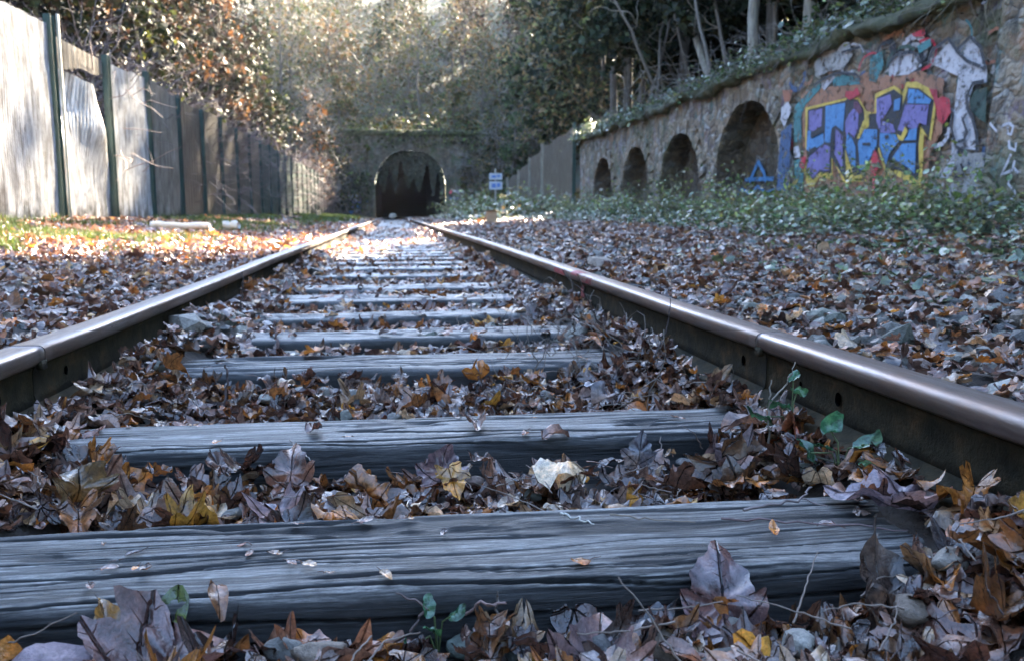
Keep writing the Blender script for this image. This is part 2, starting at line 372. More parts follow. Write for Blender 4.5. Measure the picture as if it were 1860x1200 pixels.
# ------------------------------------------------------------------ ground
def H(x, y):
    x = np.asarray(x, float); y = np.asarray(y, float); ax = np.abs(x)
    n1 = fbm(x*1.3, y*1.3, 1.1, 3); n2 = fbm(x*7, y*7, 2.2, 2)
    inn = -.098+.022*(1-sm(.8, .95, y))+.03*sm(1.3, 2.6, y)+.006*sm(3, 7, y)+.012*n2+.100*sm(.44, .71, ax)*(1+.5*n1)
    R = np.interp(x, [.74, .95, 1.4, 2.5, 4, 6, 8], [.03, .08, .12, .16, .24, .42, .5])
    L = np.interp(-x, [.74, .95, 1.4, 2.5, 4, 4.6, 30], [.02, .07, .10, .17, .30, .40, 15])
    out = np.where(x > 0, R, L)+.022*n1+.010*n2
    return np.where(ax < .73, inn, out)
def axis(parts): return np.unique(np.concatenate([np.arange(a, b, s) for a, b, s in parts]+[[parts[-1][1]]]))
gx = axis([(-60, -10, 2.5), (-10, -4.6, .4), (-4.6, -1.2, .12), (-1.2, 1.2, .04), (1.2, 5, .1), (5, 9, .4)])
gy = axis([(-44, -4, 4), (-4, .4, .4), (.4, 3, .04), (3, 9, .1), (9, 30, .4), (30, 96, 1.5)])
X, Y = np.meshgrid(gx, gy, indexing='ij')
Z = H(X, Y)
Z = np.where((Y > 59) & (X > -4.5), np.minimum(Z, .05), Z)
V = np.stack([X, Y, Z], -1).reshape(-1, 3)
g = ob('ground', mkmesh('ground', V, grid_faces(len(gx), len(gy)), M['soil'])); tag(g, 'leaf covered earth of the railway cutting', kind='structure')
# right embankment above the wall, hill over the tunnel
def HB(x, y):
    base = np.where(y < 27.2, 2.62, np.interp(y, [27.2, 28.5, 40, 60], [2.6, 1.3, .8, .6]))
    return base+np.maximum(0, x-6.6)*.62+.35*fbm(x*.5, y*.5, 5, 3)*sm(6.8, 9, x)
gx = np.concatenate([[6.6], axis([(6.62, 10, .3), (10, 60, 2)])]); gy = axis([(4, 30, .5), (30, 96, 1.5)])
X, Y = np.meshgrid(gx, gy, indexing='ij'); ZB = HB(X, Y); ZB[0] = .1; V = np.stack([X, Y, ZB], -1).reshape(-1, 3)
g = ob('embankment', mkmesh('embankment', V, grid_faces(len(gx), len(gy)), M['bank'])); tag(g, 'dark wooded slope above the stone wall', kind='structure')
def HH(x, y):
    return 5.75+np.maximum(0, y-61.2)*.40+np.maximum(0, np.abs(x-1)-7)*.22*sm(60, 70, y)+.5*fbm(x*.25, y*.25, 8, 3)*sm(61.5, 66, y)
gx = axis([(-80, -10, 4), (-10, 12, .7), (12, 80, 4)]); gy = np.concatenate([[60.52], axis([(60.55, 75, .6), (75, 150, 4)])])
X, Y = np.meshgrid(gx, gy, indexing='ij'); ZH = HH(X, Y); ZH[:, 0] = np.where((gx > -1.9) & (gx < 4.3), 5.3, -.2); V = np.stack([X, Y, ZH], -1).reshape(-1, 3)
g = ob('hill', mkmesh('hill', V, grid_faces(len(gx), len(gy)), M['bank'])); tag(g, 'wooded hill rising above the tunnel', kind='structure')

# ------------------------------------------------------------------ sleepers
TIES = [(1.02, .245), (1.605, .19), (2.40, .255), (2.94, .21), (3.50, .20), (4.23, .30), (4.88, .30), (5.80, .30), (6.55, .27), (7.25, .26), (7.9, .26)]
yy = 8.55
while yy < 59.5: TIES.append((yy, .26)); yy += .63
def tie(i, yc, wd):
    far = i >= 11
    nu, nv = [(900, 250), (700, 190), (420, 110)][i] if i < 3 else ((220, 44) if i < 8 else ((110, 24) if i < 20 else (24, 12)))
    hl = 1.3 if i > 2 else 1.02
    u = np.linspace(-hl, hl, nu)
    hw, hd, r = wd/2, .15, .022
    # cross-section from back bottom over the top to front bottom
    s = np.linspace(0, 1, nv); Ltop = 2*hw-2*r; arc = r*math.pi/2; side = hd-r; tot = 2*side+2*arc+Ltop
    d = s*tot
    py = np.empty(nv); pz = np.empty(nv); ny = np.empty(nv); nz = np.empty(nv)
    for k, t in enumerate(d):
        if t < side: py[k], pz[k], ny[k], nz[k] = hw, -hd+t, 1, 0
        elif t < side+arc:
            a = (t-side)/r; py[k], pz[k], ny[k], nz[k] = hw-r+r*math.cos(a), -r+r*math.sin(a), math.cos(a), math.sin(a)
        elif t < side+arc+Ltop:
            a = t-side-arc; py[k], pz[k], ny[k], nz[k] = hw-r-a, 0, 0, 1
        elif t < side+2*arc+Ltop:
            a = (t-side-arc-Ltop)/r+math.pi/2; py[k], pz[k], ny[k], nz[k] = -hw+r+r*math.cos(a), -r+r*math.sin(a), math.cos(a), math.sin(a)
        else:
            a = t-side-2*arc-Ltop; py[k], pz[k], ny[k], nz[k] = -hw, -r-a, -1, 0
    U, D = np.meshgrid(u, d, indexing='ij')
    so_ = i*13.7
    wp = D+.016*pn(U*1.6, D*6, so_)+.004*pn(U*6, D*22, so_+1)        # wavy grain
    knot = 0
    for kx, kd, kr in ((.42 if i == 1 else .1, tot*.64, .05), (.33 if i == 0 else -.6, tot*.5, .03)):
        dd = np.exp(-(((U-kx)/.14)**2+((D-kd)/kr)**2)); wp = wp+dd*.02*np.sign(D-kd+1e-6)*.6; knot = knot+dd
    g1 = pn(U*1.1, wp*70, so_+2); g2 = pn(U*2.2, wp*170, so_+3); g3 = pn(U*5, wp*380, so_+4)
    ck = pn(U*1.2+3, wp*27, so_+5); ck2 = pn(U*2.2+9, wp*62, so_+6)
    env = sm(-.35, .25, pn(U*1.4, wp*9, so_+7))
    env = .25+.75*env; c1 = (1-sm(.045, .10, np.abs(ck+.05*pn(U*14, D*90, so_+14))))*env; c2 = (1-sm(.04, .13, np.abs(ck2)))*sm(-.1, .3, pn(U*2.3, wp*14, so_+15))*.7
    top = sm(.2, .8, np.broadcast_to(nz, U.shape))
    dep = .0006*g1+.0005*g2+.0006*g3-.009*c1-.0045*c2
    dep = dep*(.45+.55*top)+.006*pn(U*1.2, D*5, so_+8)*1.0+.0035*pn(U*4, D*14, so_+9)
    edge = np.exp(-((D-(side+arc*1.5+Ltop))/.03)**2)
    dep = dep-.012*edge*np.maximum(0, pn(U*2.2, 0, so_+10)+.1)-.004*edge*np.maximum(0, pn(U*9, D*20, so_+11))
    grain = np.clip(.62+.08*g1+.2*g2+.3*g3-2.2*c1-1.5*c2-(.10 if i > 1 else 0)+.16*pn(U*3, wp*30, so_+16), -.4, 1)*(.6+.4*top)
    zt = -.002+.002*math.sin(i*2.1)
    sag = .004*pn(u*.7, 0, so_+12)
    Vx = U; Vy = yc+py[None]+ny[None]*dep; Vz = zt+pz[None]+nz[None]*dep+sag[:, None]
    V = np.stack([Vx, Vy, Vz], -1).reshape(-1, 3)
    F = [grid_faces(nu, nv), np.array([list(range(nv))[::-1]]), np.array([[(nu-1)*nv+k for k in range(nv)]])]
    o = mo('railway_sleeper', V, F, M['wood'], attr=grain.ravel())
    lab = ['nearest timber sleeper, wide grey top with long cracks, across the bottom of the picture',
           'second nearest timber sleeper with a rounded front edge and a knot on its right half',
           'third nearest timber sleeper, uneven and notched in the middle, leaves heaped before it',
           'fourth nearest timber sleeper, narrow smooth band half sunk in leaves',
           'fifth nearest sleeper, thin dark strip showing between brown leaves'][i] if i < 5 else \
        ('blurred weathered timber sleeper in the middle stretch of track' if i < 20 else 'distant weathered sleeper on the track towards the tunnel')
    tag(o, lab, 'railway sleeper', 'timber sleepers under the rails')
for i, (yc, wd) in enumerate(TIES): tie(i, yc, wd)

# ------------------------------------------------------------------ rails
def railz(y, side):
    if side > 0: return np.interp(y, [0, .9, 2.03, 4.1, 7.4, 14, 45], [.167, .166, .162, .170, .178, .170, .152])
    return np.interp(y, [0, 1.56, 2.1, 3.48, 5.1, 11.5, 45], [.157, .155, .150, .150, .158, .157, .153])
def rail(side, y0, y1, label):
    e = empty('rail', (side*.752, y0, 0)); tag(e, label, 'rail', 'steel rails of the single track')
    ys = np.unique(np.concatenate([np.arange(y0, min(y1, 12), .04), np.arange(min(y1, 12), y1, .4), [y1]]))
    def sweep(name, prof, mat, cap=True, zoff=0):
        n = len(prof); pr = np.array(prof); out = []
        for y in ys: out.append(np.stack([side*(.752+pr[:, 0]), np.full(n, y), railz(y, side)+pr[:, 1]+zoff], -1))
        V = np.concatenate(out); K = len(ys)
        a = np.arange(K-1)[:, None]*n+np.arange(n)[None]; b = np.arange(K-1)[:, None]*n+(np.arange(n)+1)[None] % n
        F = np.stack([a, b, b+n, a+n], -1).reshape(-1, 4)
        c = [list(range(n)), list(range((K-1)*n, K*n))[::-1]]
        return mo(name, V, [F, np.array(c)], mat, e)
    # profile x: 0 = centre, negative = towards the track centre; z from head top
    head = [(-.0345, -.030), (-.0355, -.012), (-.0340, -.0065), (-.0300, -.0028), (-.025, -.0006), (-.012, .0003), (0, .0004), (.014, .0003), (.028, -.0005), (.033, -.003), (.035, -.010), (.034, -.031), (.026, -.037), (.010, -.043), (-.010, -.043), (-.026, -.037)]
    h = sweep('rail_head', head, M['steel'])
    sweep('rail_web', [(-.013, -.0425), (-.009, -.055), (-.0085, -.10), (-.012, -.118), (.012, -.118), (.0085, -.10), (.009, -.055), (.013, -.0425)], M['rust'])
    sweep('rail_foot', [(-.012, -.1175), (-.03, -.128), (-.064, -.136), (-.066, -.147), (.066, -.147), (.064, -.136), (.03, -.128), (.012, -.1175)], M['rust'])
    return e
JL, JR = 1.755, 1.655
def slot(y, side, e, r=.011):
    r = r*.7
    z = float(railz(y, side))-.078; x = side*(.752-.0092)
    a = np.linspace(0, 2*math.pi, 13)[:-1]
    out = [(x-side*.0004, y+r*.8*math.cos(t), z+r*1.25*math.sin(t)) for t in a]+[(x-side*.0028, y+r*1.25*math.cos(t), z+r*1.7*math.sin(t)) for t in a]
    F = np.array([(i, (i+1) % 12, 12+(i+1) % 12, 12+i) for i in range(12)])
    mo('bolt_hole', np.array(out), [F, np.array([list(range(12))])], M['dark'], e)
r1 = rail(-1, -.6, JL-.002, 'nearest length of the left rail, from the left edge of the photo to the joint')
r2 = rail(-1, JL+.002, 59.9, 'long left rail running from the joint to the tunnel')
r3 = rail(1, -.6, JR-.002, 'nearest length of the right rail with brown head, crossing the right edge of the photo')
r4 = rail(1, JR+.002, 59.9, 'long right rail with a red paint mark, running to the tunnel')
slot(1.36, 1, r3); slot(1.50, 1, r3, .004); slot(1.77, 1, r4, .010); slot(1.60, -1, r1, .009); slot(1.92, -1, r2, .009)
for side, e, y in ((1, r3, JR-.012), (-1, r1, JL-.012)):        # burr of flattened steel hanging at each joint
    z = float(railz(y, side)); a = Acc()
    for k in range(5):
        b = box((side*.7195-.005, y-.014+k*.005, z-.043-.004*math.sin(k*.8)), (side*.7195+.006, y-.009+k*.005, z-.028)); a.add(*b)
    a.obj('joint_burr', M['rust'], e)
# red paint on right rail
prof = [(-.0350, -.0300), (-.0367, -.014), (-.0352, -.0075), (-.0308, -.0025), (-.024, .0002), (-.012, .0016), (0, .0022), (.014, .0012)]
PM['railred'] = mat_paint('rail_mark', (.30, .04, .04), .44)
for (ya, yb, m0, m1) in ((3.15, 3.30, 0, 4), (3.36, 3.52, 1, 7), (3.66, 3.9, 0, 3)):
    ys = np.linspace(ya, yb, 14); V = []; pr = np.array(prof[m0:m1])
    for k, y in enumerate(ys):
        w_ = .35+.65*math.sin(math.pi*(k+.5)/14)
        V.append(np.stack([.752+pr[0, 0]+(pr[:, 0]-pr[0, 0])*w_, np.full(len(pr), y), railz(y, 1)+pr[0, 1]+(pr[:, 1]-pr[0, 1])*w_+(.0004)], -1))
    # keep patches hugging the head by not shrinking the profile where it would cut in
    V = [np.stack([.752+pr[:, 0], np.full(len(pr), y+.02*np.sin(np.arange(len(pr))*2.1)[0]), railz(y, 1)+pr[:, 1]], -1) for y in ys]
    mo('red_paint', np.concatenate(V), grid_faces(14, len(pr)), PM['railred'], r4)
yv = np.linspace(3.36, 3.42, 5); V = np.array([(.752-.0135, y, railz(y, 1)-z) for y in yv for z in (.048, .075, .10)])
mo('red_paint', V, grid_faces(5, 3), PM['railred'], r4)

# ------------------------------------------------------------------ right retaining wall
WX = 6.0; WT = 2.74
arches = [(12.6, 15.45, 2.30), (16.15, 18.75, 2.08), (19.5, 22.0, 2.05), (22.9, 25.2, 2.0)]
wall = empty('retaining_wall', (6.3, 17.5, .3)); tag(wall, 'mossy stone retaining wall with four arched niches and graffiti along the right side', 'wall')
def arch_z(y, a):
    y0, y1, zt = a; c = (y0+y1)/2; h = (y1-y0)/2; t = np.clip(np.abs((y-c)/h), 0, 1)
    return .95+(zt-.95)*(1-t**2.2)**.62
cols = []
eps = 1e-3
ys = list(np.arange(7.5, 27.3, .1))
for a in arches: ys += [a[0]-eps, a[0]+eps, a[1]-eps, a[1]+eps]+list(np.linspace(a[0]+.02, a[1]-.02, 40))
ys = np.array(sorted(ys)); V = []; 
for y in ys:
    zb = .1
    for a in arches:
        if a[0] < y < a[1]: zb = float(arch_z(y, a))
    for k in range(5): V.append((WX+.02*pn(y*1.1, k*.9, 4.), y, zb+(WT-zb)*k/4))
mo('wall_face', np.array(V), grid_faces(len(ys), 5), M['wall'], wall)
for a in arches:
    yy = np.concatenate([[a[0]]*1, np.linspace(a[0]+.001, a[1]-.001, 36), [a[1]]]); zz = arch_z(yy, a); zz[0] = zz[-1] = .1
    V = []
    for x in np.linspace(WX+.0, WX+.51, 6):
        for y, z in zip(yy, zz): V.append((x+.0, y+.03*pn(x*3, y*3, 1.)*(x > WX+.01), z+.03*pn(x*3, y*3, 2.)*(x > WX+.01)))
    n = len(yy); F = grid_faces(6, n)
    bk = [(WX+.50, y, z) for y in yy for z in (.05,)]+[(WX+.50, y, z) for y, z in zip(yy, zz)]
    FB = np.array([(i, i+1, n+i+1, n+i) for i in range(n-1)])+len(V)
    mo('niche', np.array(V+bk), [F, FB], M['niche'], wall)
    # voussoir ring, each stone a block, laid as one ring
    ac = Acc(); t = np.linspace(0, 1, 19); yr = a[0]+(a[1]-a[0])*(.5-.5*np.cos(t*math.pi)); zr = arch_z(yr, a)
    for k in range(18):
        p0 = np.array([yr[k], zr[k]]); p1 = np.array([yr[k+1], zr[k+1]]); d = (p1-p0)/np.linalg.norm(p1-p0); nn = np.array([-d[1], d[0]]); 
        if nn[1] < 0: nn = -nn
        w_ = .24+.05*((k*7) % 3); q0 = p0+d*.008; q1 = p1-d*.008
        pts = [q0+nn*.004, q1+nn*.004, q1+nn*w_, q0+nn*w_]
        x0 = WX-.035-.012*((k*5) % 3); V8 = [(x0, p[0], p[1]) for p in pts]+[(WX+.03, p[0], p[1]) for p in pts]
        ac.add(np.array(V8), np.array([(0, 1, 2, 3), (7, 6, 5, 4), (0, 4, 5, 1), (1, 5, 6, 2), (2, 6, 7, 3), (3, 7, 4, 0)]))
    ac.obj('arch_ring', M['ring'], wall, smooth=False)
# coping: uneven mossy stones
ys = np.arange(4.2, 27.4, .12); pr = np.array([(-.02, -.10), (-.13, -.09), (-.17, .0), (-.10, .07), (.1, .10), (.55, .12), (.7, .0)])
V = []
for y in ys:
    for k, (a, b) in enumerate(pr): V.append((WX+a+.11*pn(y*2.3, k*1.3, 9.), y, WT+b+.035*np.sign(pn(np.floor(y/.55)*1.7+.3, .5, 1.))+.09*pn(y*2.7, k*1.1, 3.)+.07*pn(y*.6, 1, 1.)))
mo('coping', np.array(V), grid_faces(len(ys), len(pr)), M['moss'], wall)
# near buttress
V = []; ys = np.linspace(4.2, 7.72, 40)
for y in ys:
    for k in range(8): V.append((WX-.18-.10*(1-k/7)+.04*pn(y*3, k*.7, 6.), y, .1+(WT-.1)*k/7))
n0 = len(V)
for k in range(8): V.append((WX+.05, 7.73, .1+(WT-.1)*k/7))
for k in range(8): V.append((WX-.18-.10*(1-k/7)+.04*pn(7.72*3, k*.7, 6.), 7.73, .1+(WT-.1)*k/7))
FB = np.array([(n0+k, n0+k+1, n0+8+k+1, n0+8+k) for k in range(7)])
mo('buttress', np.array(V), [grid_faces(40, 8), FB], M['wall'], wall)
# graffiti paint films
GR = [
('p','rust',[(12.03,2.16),(10.77,2.12),(10.31,2.18),(9.58,2.02),(9.16,2.02),(8.72,1.86),(8.69,1.29),(8.88,1.07),(8.89,0.59),(9.66,0.57),(10.3,0.59),(11.74,0.59),(11.87,1.27),(11.97,1.91)]),
('p','white',[(8.99,2.07),(8.65,2.25),(8.51,2.13),(8.28,2.22),(8.04,1.87),(8.03,1.72),(8.23,1.73),(8.29,1.51),(8.07,1.05),(8.4,1.1),(8.49,0.76),(8.75,0.81),(8.51,0.98),(8.51,1.53),(8.48,1.85),(8.82,2.0)]),
('p','white',[(9.78,2.18),(9.56,2.28),(9.26,2.22),(9.13,2.07),(9.38,2.01),(9.77,2.05)]),
('p','teal',[(10.21,2.35),(9.96,2.38),(9.9,2.2),(10.05,2.02),(10.21,2.07)]),
('p','white',[(12.65,2.03),(12.43,2.09),(12.29,1.96),(12.52,1.72),(12.66,1.85)]),
('p','navy',[(12.64,1.65),(12.27,1.76),(12.3,0.75),(12.69,0.77)]),
('p','brick',[(12.64,2.29),(12.29,2.24),(12.37,2.09),(12.56,2.1)]),
('p','green',[(8.27,1.58),(8.19,1.67),(8.02,1.68),(8.0,1.32),(8.1,1.37),(8.23,1.46)]),
('p','teal',[(11.14,2.23),(10.84,2.24),(10.46,2.13),(10.4,2.05),(11.08,2.12)]),
('p','white',[(11.45,2.2),(11.09,2.27),(11.04,2.24),(11.33,2.1)]),
('p','teal',[(12.23,1.82),(12.18,2.0),(11.73,2.16),(11.45,2.22),(11.44,2.14),(11.87,1.97),(11.99,1.79),(11.92,1.44),(12.16,1.46)]),
('p','teal',[(12.14,1.19),(11.93,1.21),(11.82,1.11),(11.83,0.73),(12.06,0.75)]),
('p','white',[(12.16,1.39),(12.02,1.4),(11.93,1.23),(12.14,1.23)]),
('p','white',[(9.45,0.79),(9.75,0.62),(9.86,0.51),(9.69,0.45),(9.62,0.64)]),
('p','grey',[(11.24,2.71),(10.74,2.64),(10.63,2.45),(10.85,2.31),(11.2,2.34),(11.57,2.32),(11.65,2.52)]),
('p','grey',[(8.45,1.04),(7.87,1.02),(7.84,0.81),(8.03,0.43),(8.67,0.62),(8.36,0.77)]),
('p','red',[(9.35,2.46),(9.11,2.47),(9.1,2.38),(9.31,2.42)]),
('p','teal',[(9.23,2.3),(8.99,2.34),(8.98,2.26),(9.18,2.21)]),
('p','yellow',[(11.85,1.93),(10.73,1.92),(10.61,1.87),(10.43,1.89),(10.21,1.69),(10.03,1.65),(10.04,1.88),(9.64,1.92),(9.44,1.83),(9.4,1.93),(9.19,1.9),(8.92,1.78),(8.8,1.65),(8.86,1.21),(9.0,1.3),(8.98,0.95),(8.97,0.71),(9.06,0.7),(9.61,0.91),(9.67,0.82),(9.91,1.21),(10.27,0.81),(10.42,0.82),(10.53,0.81),(10.67,0.81),(11.0,1.16),(10.97,0.86),(11.34,0.93),(11.48,0.79),(11.69,0.81),(11.81,1.03),(11.7,1.23),(11.79,1.35)]),
('p','black',[(11.77,1.89),(10.75,1.89),(10.68,1.91),(10.43,1.86),(10.28,1.72),(10.25,1.6),(10.38,1.37),(10.14,1.5),(10.15,1.65),(9.98,1.64),(10.0,1.83),(9.64,1.88),(9.45,1.78),(9.44,1.67),(9.35,1.86),(9.14,1.82),(8.85,1.65),(8.9,1.24),(9.07,1.4),(9.08,1.16),(9.04,0.92),(9.05,0.78),(9.24,0.87),(9.63,0.95),(9.7,0.95),(9.89,1.22),(10.23,0.91),(10.43,0.89),(10.68,1.25),(10.62,0.84),(11.02,1.16),(11.01,0.95),(11.33,0.98),(11.52,0.88),(11.73,1.01),(11.71,1.2),(11.76,1.3)]),
('p','purple',[(11.73,1.87),(11.35,1.86),(11.35,1.62),(11.59,1.57),(11.71,1.61)]),
('p','blue',[(11.74,1.59),(11.66,1.59),(11.61,1.47),(11.29,1.52),(11.25,1.38),(11.63,1.28),(11.76,1.33)]),
('p','purple',[(11.7,1.2),(11.36,1.33),(11.24,1.36),(11.07,1.31),(11.07,0.98),(11.33,1.02),(11.52,0.91),(11.72,1.04)]),
('p','blue',[(11.26,1.88),(10.74,1.86),(10.75,1.63),(10.76,1.49),(10.96,1.59),(11.06,1.56),(11.08,1.37),(11.23,1.38),(11.24,1.61)]),
('p','purple',[(10.95,1.55),(10.76,1.43),(10.71,0.98),(10.95,1.21)]),
('p','purple',[(10.71,1.62),(10.62,1.71),(10.52,1.76),(10.39,1.7),(10.39,1.48),(10.48,1.38),(10.6,1.47),(10.69,1.42)]),
('p','maroon',[(10.53,1.85),(10.43,1.84),(10.29,1.7),(10.38,1.67),(10.51,1.76)]),
('p','blue',[(10.65,1.45),(10.54,1.41),(10.42,1.26),(10.39,0.99),(10.52,1.05),(10.66,1.28)]),
('p','blue',[(10.37,1.31),(10.23,1.47),(9.94,1.44),(9.93,1.25),(10.18,0.97),(10.28,0.96),(10.33,1.17)]),
('p','purple',[(9.99,1.81),(9.7,1.83),(9.65,1.71),(9.81,1.57),(9.89,1.43),(9.97,1.55)]),
('p','blue',[(9.61,1.75),(9.48,1.76),(9.49,1.62),(9.61,1.62)]),
('p','purple',[(9.83,1.53),(9.61,1.47),(9.54,1.37),(9.74,1.37),(9.87,1.4)]),
('p','blue',[(9.87,1.39),(9.55,1.35),(9.46,1.26),(9.65,1.12),(9.7,0.99),(9.86,1.24)]),
('p','blue',[(9.33,1.84),(9.16,1.81),(8.89,1.66),(8.92,1.62),(9.34,1.68)]),
('p','purple',[(9.37,1.67),(8.93,1.61),(8.95,1.39),(9.08,1.43),(9.13,1.36),(9.28,1.39),(9.33,1.44),(9.38,1.36),(9.5,1.39)]),
('p','blue',[(9.27,1.37),(9.12,1.38),(9.12,1.24),(9.36,1.26),(9.29,1.3)]),
('p','blue',[(9.39,1.22),(9.12,1.21),(9.1,0.86),(9.25,0.94),(9.57,1.07),(9.49,1.14)]),
('p','yellow',[(9.51,1.35),(9.42,1.31),(9.35,1.42),(9.29,1.36),(9.38,1.25),(9.47,1.28)]),
('p','yellow',[(10.39,1.37),(10.26,1.58),(10.2,1.54),(10.32,1.36)]),
('p','red',[(9.96,1.2),(9.82,1.05),(9.92,0.82),(10.02,0.9),(10.02,1.09)]),
('p','red',[(8.94,1.79),(8.8,1.76),(8.77,1.66),(8.68,1.67),(8.57,1.63),(8.53,1.48),(8.65,1.37),(8.74,1.42),(8.83,1.64)]),
('p','red',[(10.72,2.01),(10.55,1.98),(10.44,2.02),(10.38,1.92),(10.61,1.88),(10.73,1.94)]),
('p','red',[(11.87,1.24),(11.72,1.22),(11.78,1.05),(11.92,1.09)]),
('p','pink',[(9.96,0.84),(9.91,0.84),(9.89,0.56),(9.93,0.56)]),
('p','black',[(11.63,1.54),(11.36,1.57),(11.29,1.54),(11.61,1.47)]),
('p','black',[(11.63,1.32),(11.46,1.35),(11.42,1.29),(11.64,1.26)]),
('p','black',[(11.05,1.48),(10.97,1.45),(10.95,1.27),(11.04,1.26)]),
('p','black',[(9.76,1.35),(9.67,1.35),(9.65,1.31),(9.73,1.3)]),
('p','black',[(10.24,1.3),(10.05,1.29),(10.06,1.25),(10.24,1.27)]),
('s',('black',0.03),[(9.78,2.18),(9.56,2.29),(9.26,2.24),(9.12,2.09)]),
('s',('black',0.035),[(8.99,2.07),(8.91,2.2),(8.65,2.27),(8.5,2.12),(8.3,2.22),(8.12,2.08),(8.03,1.85)]),
('s',('black',0.03),[(8.51,2.12),(8.32,1.98),(8.04,1.86)]),
('s',('black',0.035),[(8.03,1.73),(8.2,1.74),(8.28,1.62),(8.26,1.5),(8.18,1.41),(8.08,1.21),(8.06,1.03)]),
('s',('black',0.03),[(8.26,1.44),(8.32,1.39),(8.23,1.24),(8.28,1.17),(8.37,1.16)]),
('s',('black',0.03),[(8.5,1.47),(8.5,1.33),(8.4,1.12),(8.27,1.05)]),
('s',('black',0.03),[(11.61,2.2),(11.3,2.26),(10.94,2.28),(10.46,2.18),(10.36,2.09)]),
('s',('black',0.03),[(12.24,1.41),(12.15,0.84),(11.93,0.72),(11.82,0.83)]),
('s',('black',0.035),[(8.41,0.8),(8.35,0.91),(8.37,0.79),(8.23,0.81),(8.29,0.93),(8.22,0.85)]),
('s',('black',0.025),[(10.87,2.53),(10.41,2.51)]),
('s',('white',0.025),[(7.51,1.23),(7.44,1.24),(7.38,1.25),(7.32,1.21),(7.34,1.14),(7.39,1.16),(7.4,1.23)]),
('s',('white',0.025),[(7.36,1.09),(7.34,1.02),(7.26,0.99),(7.26,1.06)]),
('s',('white',0.025),[(7.31,0.96),(7.37,0.84),(7.42,0.77),(7.24,0.82),(7.19,0.78)]),
('s',('white',0.025),[(7.25,0.9),(7.3,0.68),(7.19,0.6),(7.26,0.51)]),
('s',('white',0.02),[(7.65,1.28),(7.54,1.19),(7.49,1.24)]),
('s',('blue',0.07),[(14.57,1.33),(14.76,1.13),(14.91,0.98)]),
('s',('blue',0.07),[(14.57,1.33),(14.3,1.11),(14.21,0.96)]),
('s',('blue',0.06),[(15.14,1.03),(13.94,1.0)]),
('s',('blue',0.05),[(15.52,0.73),(15.26,0.87),(14.89,0.76),(14.57,0.89),(14.23,0.77),(13.85,0.81)]),
('s',('blue',0.05),[(15.6,1.03),(15.44,0.84)]),

]
rg = np.random.default_rng(5)
for k in range(46):
    y_ = rg.uniform(7.9, 12.5); z_ = rg.uniform(1.95, 2.45) if k % 2 else rg.uniform(.75, 2.4)
    if 9.15 < y_ < 12.3 and z_ < 1.95: y_ = rg.choice([rg.uniform(7.9, 9.0), rg.uniform(12.25, 12.55)])
    t_ = np.linspace(0, rg.uniform(2, 5), 9); ph_ = rg.uniform(0, 6); r0 = rg.uniform(.08, .26)
    GR.insert(0, ('s', (['white', 'grey', 'black', 'teal', 'rust', 'brick', 'navy', 'red', 'black', 'grey', 'green'][k % 11]+'', rg.uniform(.015, .07)), [(y_+r0*math.cos(a+ph_)*(1+.1*a), z_+r0*.8*math.sin(a+ph_)) for a in t_]))
acc = {}
lay = {}
from mathutils.geometry import tessellate_polygon
names = dict(purple='lettering_fill', blue='lettering_fill', yellow='lettering_outline', black='black_outline')
for i, (kind, c, pts) in enumerate(GR):
    xw = WX-.032-.0006*i
    if kind == 's':
        col, wd = c
        P = np.array(pts, float)
        X0 = xw
        if P[:, 0].min() > 12.6 and col == 'blue': X0 = WX+.46-.002*(i % 7)
        if col == 'white' and P[:, 0].mean() < 8.0 and i >= 46: X0 = None
        # resample and ribbon
        out = []
        for k in range(len(P)):
            a_ = P[max(0, k-1)]; b_ = P[min(len(P)-1, k+1)]; t = (b_-a_)/(np.linalg.norm(b_-a_)+1e-9); nn = np.array([-t[1], t[0]])
            out += [P[k]+nn*wd*.6, P[k]-nn*wd*.6]
        out = np.array(out); F = np.array([(2*k, 2*k+1, 2*k+3, 2*k+2) for k in range(len(P)-1)])
        if X0 is None:
            kk = (out[:, 1]-.1)/(WT-.1); xs = WX-.18-.10*(1-kk)-.045; V = np.stack([xs, out[:, 0], out[:, 1]], -1)
        else: V = np.stack([np.full(len(out), X0), out[:, 0], out[:, 1]], -1)
    else:
        col = c
        P = [Vector((p[0], p[1], 0)) for p in pts]
        F = np.array(tessellate_polygon([P])); V = np.array([(xw, p[0], p[1]) for p in pts])
    acc.setdefault(col, Acc()).add(V, F)
for c, a in acc.items():
    o = a.obj('graffiti_paint', PM[c], wall, smooth=False); o['label'] = c+' graffiti paint on the wall'

# ------------------------------------------------------------------ left fence
FX = -4.1; FY = [9.17+2.03*k for k in range(26)]
fence = empty('fence', (FX, 8.9, .3)); tag(fence, 'tall fence of corrugated sheets between dark green posts along the left side', 'fence')
def hpost(x, y, z0, z1, parent, w_=.06, mat='post', nm='fence_post'):
    a = Acc()
    a.add(*bevbox((x-.03, y-w_, z0), (x+.06, y-w_+.012, z1), .004)); a.add(*bevbox((x-.03, y+w_-.012, z0), (x+.06, y+w_, z1), .004)); a.add(*bevbox((x+.018, y-w_+.012, z0), (x+.028, y+w_-.012, z1-.002), .002))
    return a.obj(nm, M[mat], parent, smooth=False)
def top(y): return 2.62+.04*np.sin(y*1.3)
for k, y in enumerate(FY):
    zg = float(H(FX, y))-.1
    hpost(FX, y, zg, float(top(y))+(.10 if k < 4 else .03)+.02*math.sin(k*2.2), fence, .062)
    if k == 1:
        a = Acc(); a.add(*bevbox((FX+.07, y+.075, zg), (FX+.10, y+.105, 2.80), .004)); a.obj('brace', M['galv'], fence, smooth=False)
